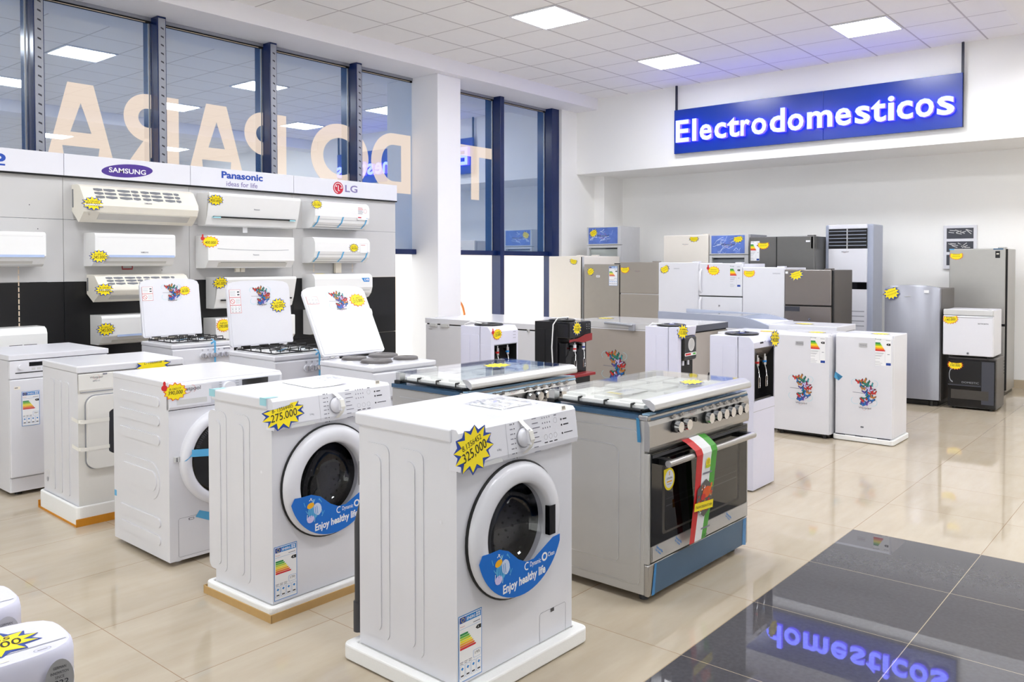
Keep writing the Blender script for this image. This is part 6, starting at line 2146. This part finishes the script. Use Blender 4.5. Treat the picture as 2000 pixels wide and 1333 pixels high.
def air_conditioner(y0, y1, z0, z1, label, kind, st=None, logo=None, extra=None, depth=0.205, group='air conditioners on the display wall'):
    w, h = y1 - y0, z1 - z0
    r = thing('air_conditioner', label, 'air conditioner', -6.83 + depth, y0, z0, PI / 2, group)
    d = depth
    fr = front(0.0)
    if kind == 'cream':
        prof = [(d, h * 0.30), (0.115, 0.0), (0.085, 0.02), (0.02, h * 0.27), (0.0, h * 0.44), (0.006, h * 0.58), (0.085, h * 0.94), (0.13, h), (d, h)]
        m = MB().extrude_profile(prof, 'x', 0, w, 'ac_cream')
        m.build('body', r, 0.006)
        g = Frame((0, 0.006, h * 0.58), (1, 0, 0), (0, 0.079, h * 0.36))
        gl = math.hypot(0.079, h * 0.36)
        for q in range(4):
            a0 = w * (0.10 + 0.20 * q)
            a1 = a0 + w * (0.18 if q < 3 else 0.15)
            m = MB()
            for k in range(3):
                b0 = gl * (0.12 + 0.28 * k)
                b1 = b0 + gl * 0.23
                mid = (a0 + a1) / 2 + (0.02 if q % 2 else -0.01)
                for s0, s1 in ((a0, mid - 0.004), (mid + 0.004, a1)):
                    sag = gl * 0.06
                    m.poly(g, [(s0, b0 + sag), ((s0 + s1) / 2, b0), (s1, b0 + sag), (s1, b1 - sag * 0.4), ((s0 + s1) / 2, b1), (s0, b1 - sag * 0.4)], 'grille_dark', off=0.0012)
            m.build('grille', r)
        vv = Frame((0, 0.085, 0.02), (1, 0, 0), (0, -0.065, h * 0.27 - 0.02))
        L = math.hypot(0.065, h * 0.27 - 0.02)
        MB().rect(vv, w * 0.13, L * 0.12, w * 0.93, L * 0.92, 'ac_vane', off=0.001, depth=0.003).build('air_vane', r, 0.001)
        MB().box(-0.003, d - 0.03, h * 0.40, 0.0, d - 0.012, h * 0.88, 'grille_dark').build('side_bracket', r)
        f_st = front(0.004)
    elif kind == 'deep':
        prof = [(d, 0.0), (0.07, 0.0), (0.045, h * 0.06), (0.0, h * 0.30), (0.0, h * 0.92), (0.012, h * 0.985), (0.05, h), (d, h)]
        MB().extrude_profile(prof, 'x', 0, w, 'ac_white').build('body', r, 0.008, 3)
        MB().rect(fr, w * 0.16, h * 0.265, w * 0.985, h * 0.335, 'ac_blue', off=0.001, depth=0.002).build('blue_strip', r)
        g = Frame((0, 0.045, h * 0.06), (1, 0, 0), (0, -0.045, h * 0.24))
        MB().rect(g, w * 0.12, 0.006, w * 0.90, 0.03, 'ac_vane', off=0.0006).build('air_vane', r)
        MB().rect(fr, 0.02, h * 0.86, w - 0.02, h * 0.866, 'light_grey', off=0.0006).build('panel_edge', r)
        f_st = fr
    elif kind == 'slant':
        prof = [(d, 0.0), (0.09, 0.0), (0.075, h * 0.03), (0.050, h * 0.26), (0.045, h * 0.30), (0.0, h * 0.93), (0.012, h), (d, h)]
        MB().extrude_profile(prof, 'x', 0, w, 'ac_white').build('body', r, 0.005)
        g = Frame((0, 0.050, h * 0.26), (1, 0, 0), (0, -0.005, h * 0.04))
        MB().box(w * 0.06, 0.030, h * 0.245, w * 0.96, 0.060, h * 0.292, 'black').build('air_slot', r)
        if extra != 'plain':
            m = MB().box(w * 0.055, 0.028, h * 0.235, w * 0.13, 0.05, h * 0.275, 'tape_pale').box(w * 0.89, 0.028, h * 0.235, w * 0.955, 0.05, h * 0.275, 'tape_pale')
            m.build('tape_strip', r)
            MB().box(w * 0.42, 0.12, -0.05, w * 0.47, 0.122, 0.0, 'paper').build('hanging_tag', r)
        MB().poly(LEFT, [(-0.06, h * 0.12), (-0.05, h * 0.25), (-0.008, h * 0.92), (-0.03, h * 0.92)][::-1], 'ac_vane', off=0.0012).build('end_panel', r)
        f_st = Frame((0, 0.0, 0), (1, 0, 0), (0, -0.03, h * 0.63))
        f_st = Frame((0, 0.066, 0), (1, 0, 0), (0, -0.045, h * 0.63))
    elif kind == 'split':
        prof = [(d, 0.0), (0.06, 0.0), (0.045, h * 0.02), (0.0, h * 0.24), (0.0, h * 0.97), (0.008, h), (d, h)]
        MB().extrude_profile(prof, 'x', 0, w, 'ac_white').build('body', r, 0.005)
        MB().strip(fr, [(w * 0.10, h * 0.60), (w * 0.28, h * 0.575), (w * 0.6, h * 0.56), (w * 0.8, h * 0.57), (w * 0.93, h * 0.59)], 0.004, 'mid_grey').build('panel_edge', r)
        g = Frame((0, 0.045, h * 0.02), (1, 0, 0), (0, -0.045, h * 0.22))
        MB().rect(g, w * 0.12, 0.006, w * 0.92, 0.055, 'ac_vane', off=0.001).strip(g, [(w * 0.14, 0.056), (w * 0.9, 0.056)], 0.004, 'rubber', off=0.0014).build('air_vane', r)
        f_st = fr
    else:  # round: soft white case held by blue tape
        prof = [(d, 0.0), (0.10, 0.0), (0.06, h * 0.05), (0.02, h * 0.22), (0.0, h * 0.45), (0.0, h * 0.80), (0.015, h * 0.93), (0.05, h), (d, h)]
        MB().extrude_profile(prof, 'x', 0, w, 'ac_white').build('body', r, 0.008, 3)
        for q, (a, b, c, e) in enumerate(((0.02, 0.22, 0.0, 0.45), (0.06, 0.05, 0.02, 0.22))):
            g = Frame((0, a, h * b), (1, 0, 0), (0, c - a, h * (e - b)))
            L = math.hypot(c - a, h * (e - b))
            m = MB().strip(g, [(0.03, L * 0.5), (w - 0.03, L * 0.5)], 0.003, 'mid_grey', off=0.001)
            if q == 1:
                m.strip(g, [(0.03, L * 0.05), (w - 0.06, L * 0.05)], 0.004, 'rubber', off=0.001)
            m.build('air_vane', r)
            if extra != 'plain':
                for t in (0.045, w * 0.50, w - 0.035):
                    MB().poly(g, [(t - 0.016 - 0.02 * q, 0), (t + 0.0 - 0.02 * q, 0), (t + 0.010 - 0.01 * q, L), (t - 0.008 - 0.01 * q, L)], 'tape_blue', off=0.003).build('tape_strip', r)
        f_st = fr
    if kind in ('deep', 'slant', 'split', 'round'):
        MB().rect(TOP, 0.06, 0.06, w - 0.06, d - 0.02, 'light_grey', off=h + 0.0008).build('intake_grille', r)
    if logo:
        m = MB().text(f_st, logo[0], w * logo[1], h * logo[2], 0.012, 'ink_soft', w=0.06, off=0.0015, bold=0.02)
        m.build('badge', r)
    if st:
        sticker(r, f_st, *st)
    return r


AC = air_conditioner
AC(2.723, 3.629, 1.739, 2.030, 'yellowed cream wall air conditioner with dark grilles under the purple oval sign, top row', 'cream', (0.060, 0.140, 0.081, 0.052, 'blue', '8-1301456', '950.000', -0.05, 12), ('SAMSUNG', 0.50, 0.54), depth=0.23)
AC(3.743, 4.652, 1.750, 2.032, 'white slanted air conditioner with a dark air slot, in the top row middle', 'slant', (0.060, 0.225, 0.075, 0.049, 'blue', '8-130160', '900.000', -0.03, 12), ('Panasonic', 0.48, 0.55))
AC(4.811, 5.466, 1.763, 2.025, 'white air conditioner with blue tapes and printed sheet, top row right', 'round', (0.020, 0.225, 0.065, 0.045, 'blue', '8-1301', '325.000', -0.03, 13))
r = AC(2.805, 3.438, 1.404, 1.662, 'white air conditioner with light blue strip below the yellowed cream top one', 'deep', (0.027, 0.075, 0.072, 0.050, 'blue', '8-140613', '245.000', 0.03, 13), ('SAMSUNG', 0.55, 0.40))
MB().tube([(0.26, 0.13, 0.0), (0.26, 0.13, -0.024), (0.34, 0.13, -0.024), (0.34, 0.13, 0.0)], 0.006, 'dark_red', 8).build('copper_pipe', r)
r = AC(3.725, 4.577, 1.384, 1.665, 'white air conditioner with thumb price star and middle seam, second row', 'split', (0.020, 0.225, 0.078, 0.049, 'red', '', '400.000', 0.0, 10, None, True), ('Panasonic', 0.50, 0.40))
MB().box(0.33, 0.12, -0.035, 0.37, 0.15, 0.0, 'foam_cream').box(0.38, 0.12, -0.035, 0.42, 0.15, 0.0, 'foam_cream').build('pipe_cap', r, 0.004)
r = AC(4.808, 5.470, 1.430, 1.678, 'white air conditioner with blue tapes, price star right of centre, second row', 'round', (0.460, 0.150, 0.060, 0.045, 'blue', '8-1301', '290.000', 0.0, 13))
MB().box(0.36, 0.16, -0.10, 0.43, 0.19, 0.0, 'foam_cream').build('pipe_cap', r)
m = MB().rect(front(-0.001), 0.535, 0.10, 0.63, 0.195, 'light_grey').rect(front(-0.001), 0.537, 0.102, 0.628, 0.193, 'paper', off=0.001)
m.strip(front(-0.001), [(0.545, 0.178), (0.60, 0.178)], 0.004, 'logo_red', off=0.0014).build('paper_sheet', r)
r = [o for o in C.objects if o.name.startswith('air_conditioner') and o.get('label', '').startswith('white air conditioner with blue tapes and')][0]
m = MB().rect(front(-0.001), 0.50, 0.10, 0.63, 0.235, 'paper', off=0.0006)
f = front(-0.001)
for k in range(5):
    m.strip(f, [(0.51, 0.215 - 0.014 * k), (0.565 + 0.008 * (k % 2), 0.215 - 0.014 * k)], 0.005, 'logo_red' if k < 2 else 'ink_soft', off=0.001)
m.rect(f, 0.51, 0.115, 0.55, 0.125, 'brand_red', off=0.001).ring(f, 0.60, 0.185, 0.018, 0.020, 'logo_red', off=0.001)
m.build('paper_sheet', r)
AC(2.824, 3.560, 1.123, 1.338, 'yellowed cream grilled air conditioner, third row behind a raised stove lid', 'cream', (0.035, 0.100, 0.072, 0.049, 'blue', '8-130140', '395.000', 0.0, 12), ('SAMSUNG', 0.52, 0.50), depth=0.23)
AC(3.816, 4.600, 1.032, 1.305, 'white slanted air conditioner half behind the middle raised stove lid', 'slant', (0.020, 0.235, 0.072, 0.056, 'blue', '8-130160', '245.000', 0.05, 12), extra='plain')
r = AC(4.805, 5.501, 1.077, 1.324, 'white air conditioner with small blue sticker behind the leaning stove lid', 'round', None, extra='plain')
m = MB().rect(front(-0.001), 0.54, 0.165, 0.655, 0.205, 'label_blue').poly(front(-0.001), [(0.54, 0.165), (0.585, 0.165), (0.555, 0.205), (0.54, 0.205)], 'paper', off=0.001)
m.text(front(-0.001), 'LVB', 0.592, 0.175, 0.022, 'paper', w=0.055, off=0.0014, bold=0.03).build('dealer_sticker', r)
m = MB().rect(Frame((0, 0.05, 0.247), (1, 0, 0), (0, 1, 0.05)), 0.06, 0, 0.16, 0.05, 'yellow', off=0.001)
m.build('price_sticker', r)
AC(2.847, 3.560, 0.791, 1.022, 'white air conditioner with light blue strip, lowest row, left of the stoves', 'deep', (0.030, 0.125, 0.072, 0.052, 'blue', '8-140613', '245.000', 0.03, 13), ('SAMSUNG', 0.50, 0.42))
AC(3.789, 4.580, 0.716, 0.952, 'grey-white air conditioner with orange NEW star, lowest row between stove lids', 'split', (0.070, 0.175, 0.068, 0.058, 'red', 'NEW', '290.000', 0.0, 15))
AC(4.814, 5.499, 0.742, 0.978, 'white air conditioner in the lowest row behind the leaning lid', 'round', None, extra='plain')
AC(1.66, 2.460, 1.402, 1.655, 'plain white air conditioner cut by the left picture edge, upper one', 'deep', None, None)
r = AC(1.66, 2.461, 0.715, 0.962, 'white air conditioner at the left edge, lower one, with two dark slots', 'round', None, extra='plain')
MB().rect(front(-0.001), 0.55, 0.105, 0.635, 0.125, 'ink').rect(front(-0.001), 0.645, 0.105, 0.73, 0.125, 'ink').build('display', r)

# ------------------------------------------------------------------ dehumidifiers in the near left corner


def dehumidifier(x, y, th, label, st):
    r = thing('dehumidifier', label, 'dehumidifier', x, y, 0, th, 'white dehumidifiers')
    w, d, h = 0.36, 0.235, 0.575
    out = []
    for k in range(32):
        a = 2 * PI * k / 32 + PI / 32
        c, s = math.cos(a), math.sin(a)
        e = 3.6
        q = (abs(c) ** e + abs(s) ** e) ** (-1 / e)
        yy = s * q
        # nearly flat front, rounder back
        out.append((w / 2 + w / 2 * c * q, d / 2 + d / 2 * (yy if yy > 0 else yy * 0.97)))
    sc_ = lambda f, g: [(w / 2 + (a - w / 2) * f, d / 2 + (b - d / 2) * f) for a, b in out]
    n = len(out)
    m = MB()
    V, fs = [], []
    for f, z in ((0.97, 0.02), (1.0, 0.04), (1.0, h - 0.075), (0.995, h - 0.0745), (1.0, h - 0.074), (1.0, h - 0.022), (0.985, h - 0.006), (0.955, h)):
        V += [(a, b, z) for a, b in sc_(f, 0)]
    for j in range(7):
        fs += [(j * n + k, j * n + (k + 1) % n, (j + 1) * n + (k + 1) % n, (j + 1) * n + k) for k in range(n)]
    m.add(V, fs, 'plastic_lilac', True)
    m.add(V[7 * n:], [tuple(range(n))], 'plastic_lilac')
    m.add(V[:n], [tuple(reversed(range(n)))], 'plastic_lilac')
    m.build('case', r)
    m = MB()
    f = front(0.0025)
    for q in range(12):
        for k in range(12):
            a, b = w - 0.05 - 0.021 * k - 0.0105 * (q % 2), h - 0.155 - 0.020 * q
            edge = abs(k - 4) * 0.10 + max(0, 2 - q) * 0.35
            s = max(0.0018, 0.0068 - 0.0022 * max(0, edge - 0.4))
            if a < 0.03:
                continue
            m.poly(f, ell(a, b, s, s * 0.9, 8), 'ink_black', off=0.0006)
    m.build('vent_holes', r)
    m = MB()
    tz = top(h)
    m.strip(tz, [(0.02, 0.062), (w - 0.02, 0.062)], 0.004, 'mid_grey', off=0.0008)
    m.ring(tz, w - 0.075, 0.035, 0.016, 0.0175, 'mid_grey', off=0.0008, ky=0.6).strip(tz, [(w - 0.085, 0.035), (w - 0.065, 0.035)], 0.004, 'grey_line', off=0.0008)
    m.strip(tz, [(w - 0.18, 0.03), (w - 0.14, 0.03)], 0.010, 'foam_cream', off=0.0008)
    m.build('top_panel', r)
    g = front(0.0015).sub(w - 0.052, h - 0.066)
    m = MB().poly(g, ell(0, 0, 0.029, 0.048, 28), 'alu', off=0.001)
    m.poly(g, [(0.029 * math.cos(a), 0.048 * math.sin(a)) for a in [PI * 1.10 + PI * 0.8 * k / 16 for k in range(17)]], 'ink_black', off=0.0016)
    m.poly(g, [(-0.012, -0.017)] + [(0.029 * math.cos(a), 0.048 * math.sin(a)) for a in [PI * 1.36 + PI * 0.52 * k / 12 for k in range(13)]], 'red', off=0.0020)
    m.poly(g, [(0.010, -0.013)] + [(0.029 * math.cos(a), 0.048 * math.sin(a)) for a in [PI * 1.66 + PI * 0.24 * k / 8 for k in range(9)]], 'arrow3', off=0.0024)
    m.text(g, 'GERMAN', 0, 0.027, 0.006, 'ink', w=0.026, off=0.0016, align='c')
    m.text(g, 'INNOVATION', 0, 0.016, 0.006, 'ink', w=0.036, off=0.0016, align='c')
    m.text(g, 'SINCE', 0, 0.006, 0.006, 'ink', w=0.018, off=0.0016, align='c')
    m.text(g, '1922', 0, -0.010, 0.012, 'ink', w=0.036, off=0.0016, align='c')
    m.build('badge', r)
    if st:
        sticker(r, top(h), *st)
    return r


dehumidifier(-1.965, 0.430, 1.50, 'white dehumidifier with round 1922 badge and yellow price star, bottom left corner', (0.20, 0.125, 0.105, 0.070, 'blue', '8-1365', '170.000', 0.0, 12))
dehumidifier(-2.300, 0.438, 1.50, 'second white dehumidifier, mostly cut off, behind the one with price star', None)
bpy.data.scenes.remove(_ts)
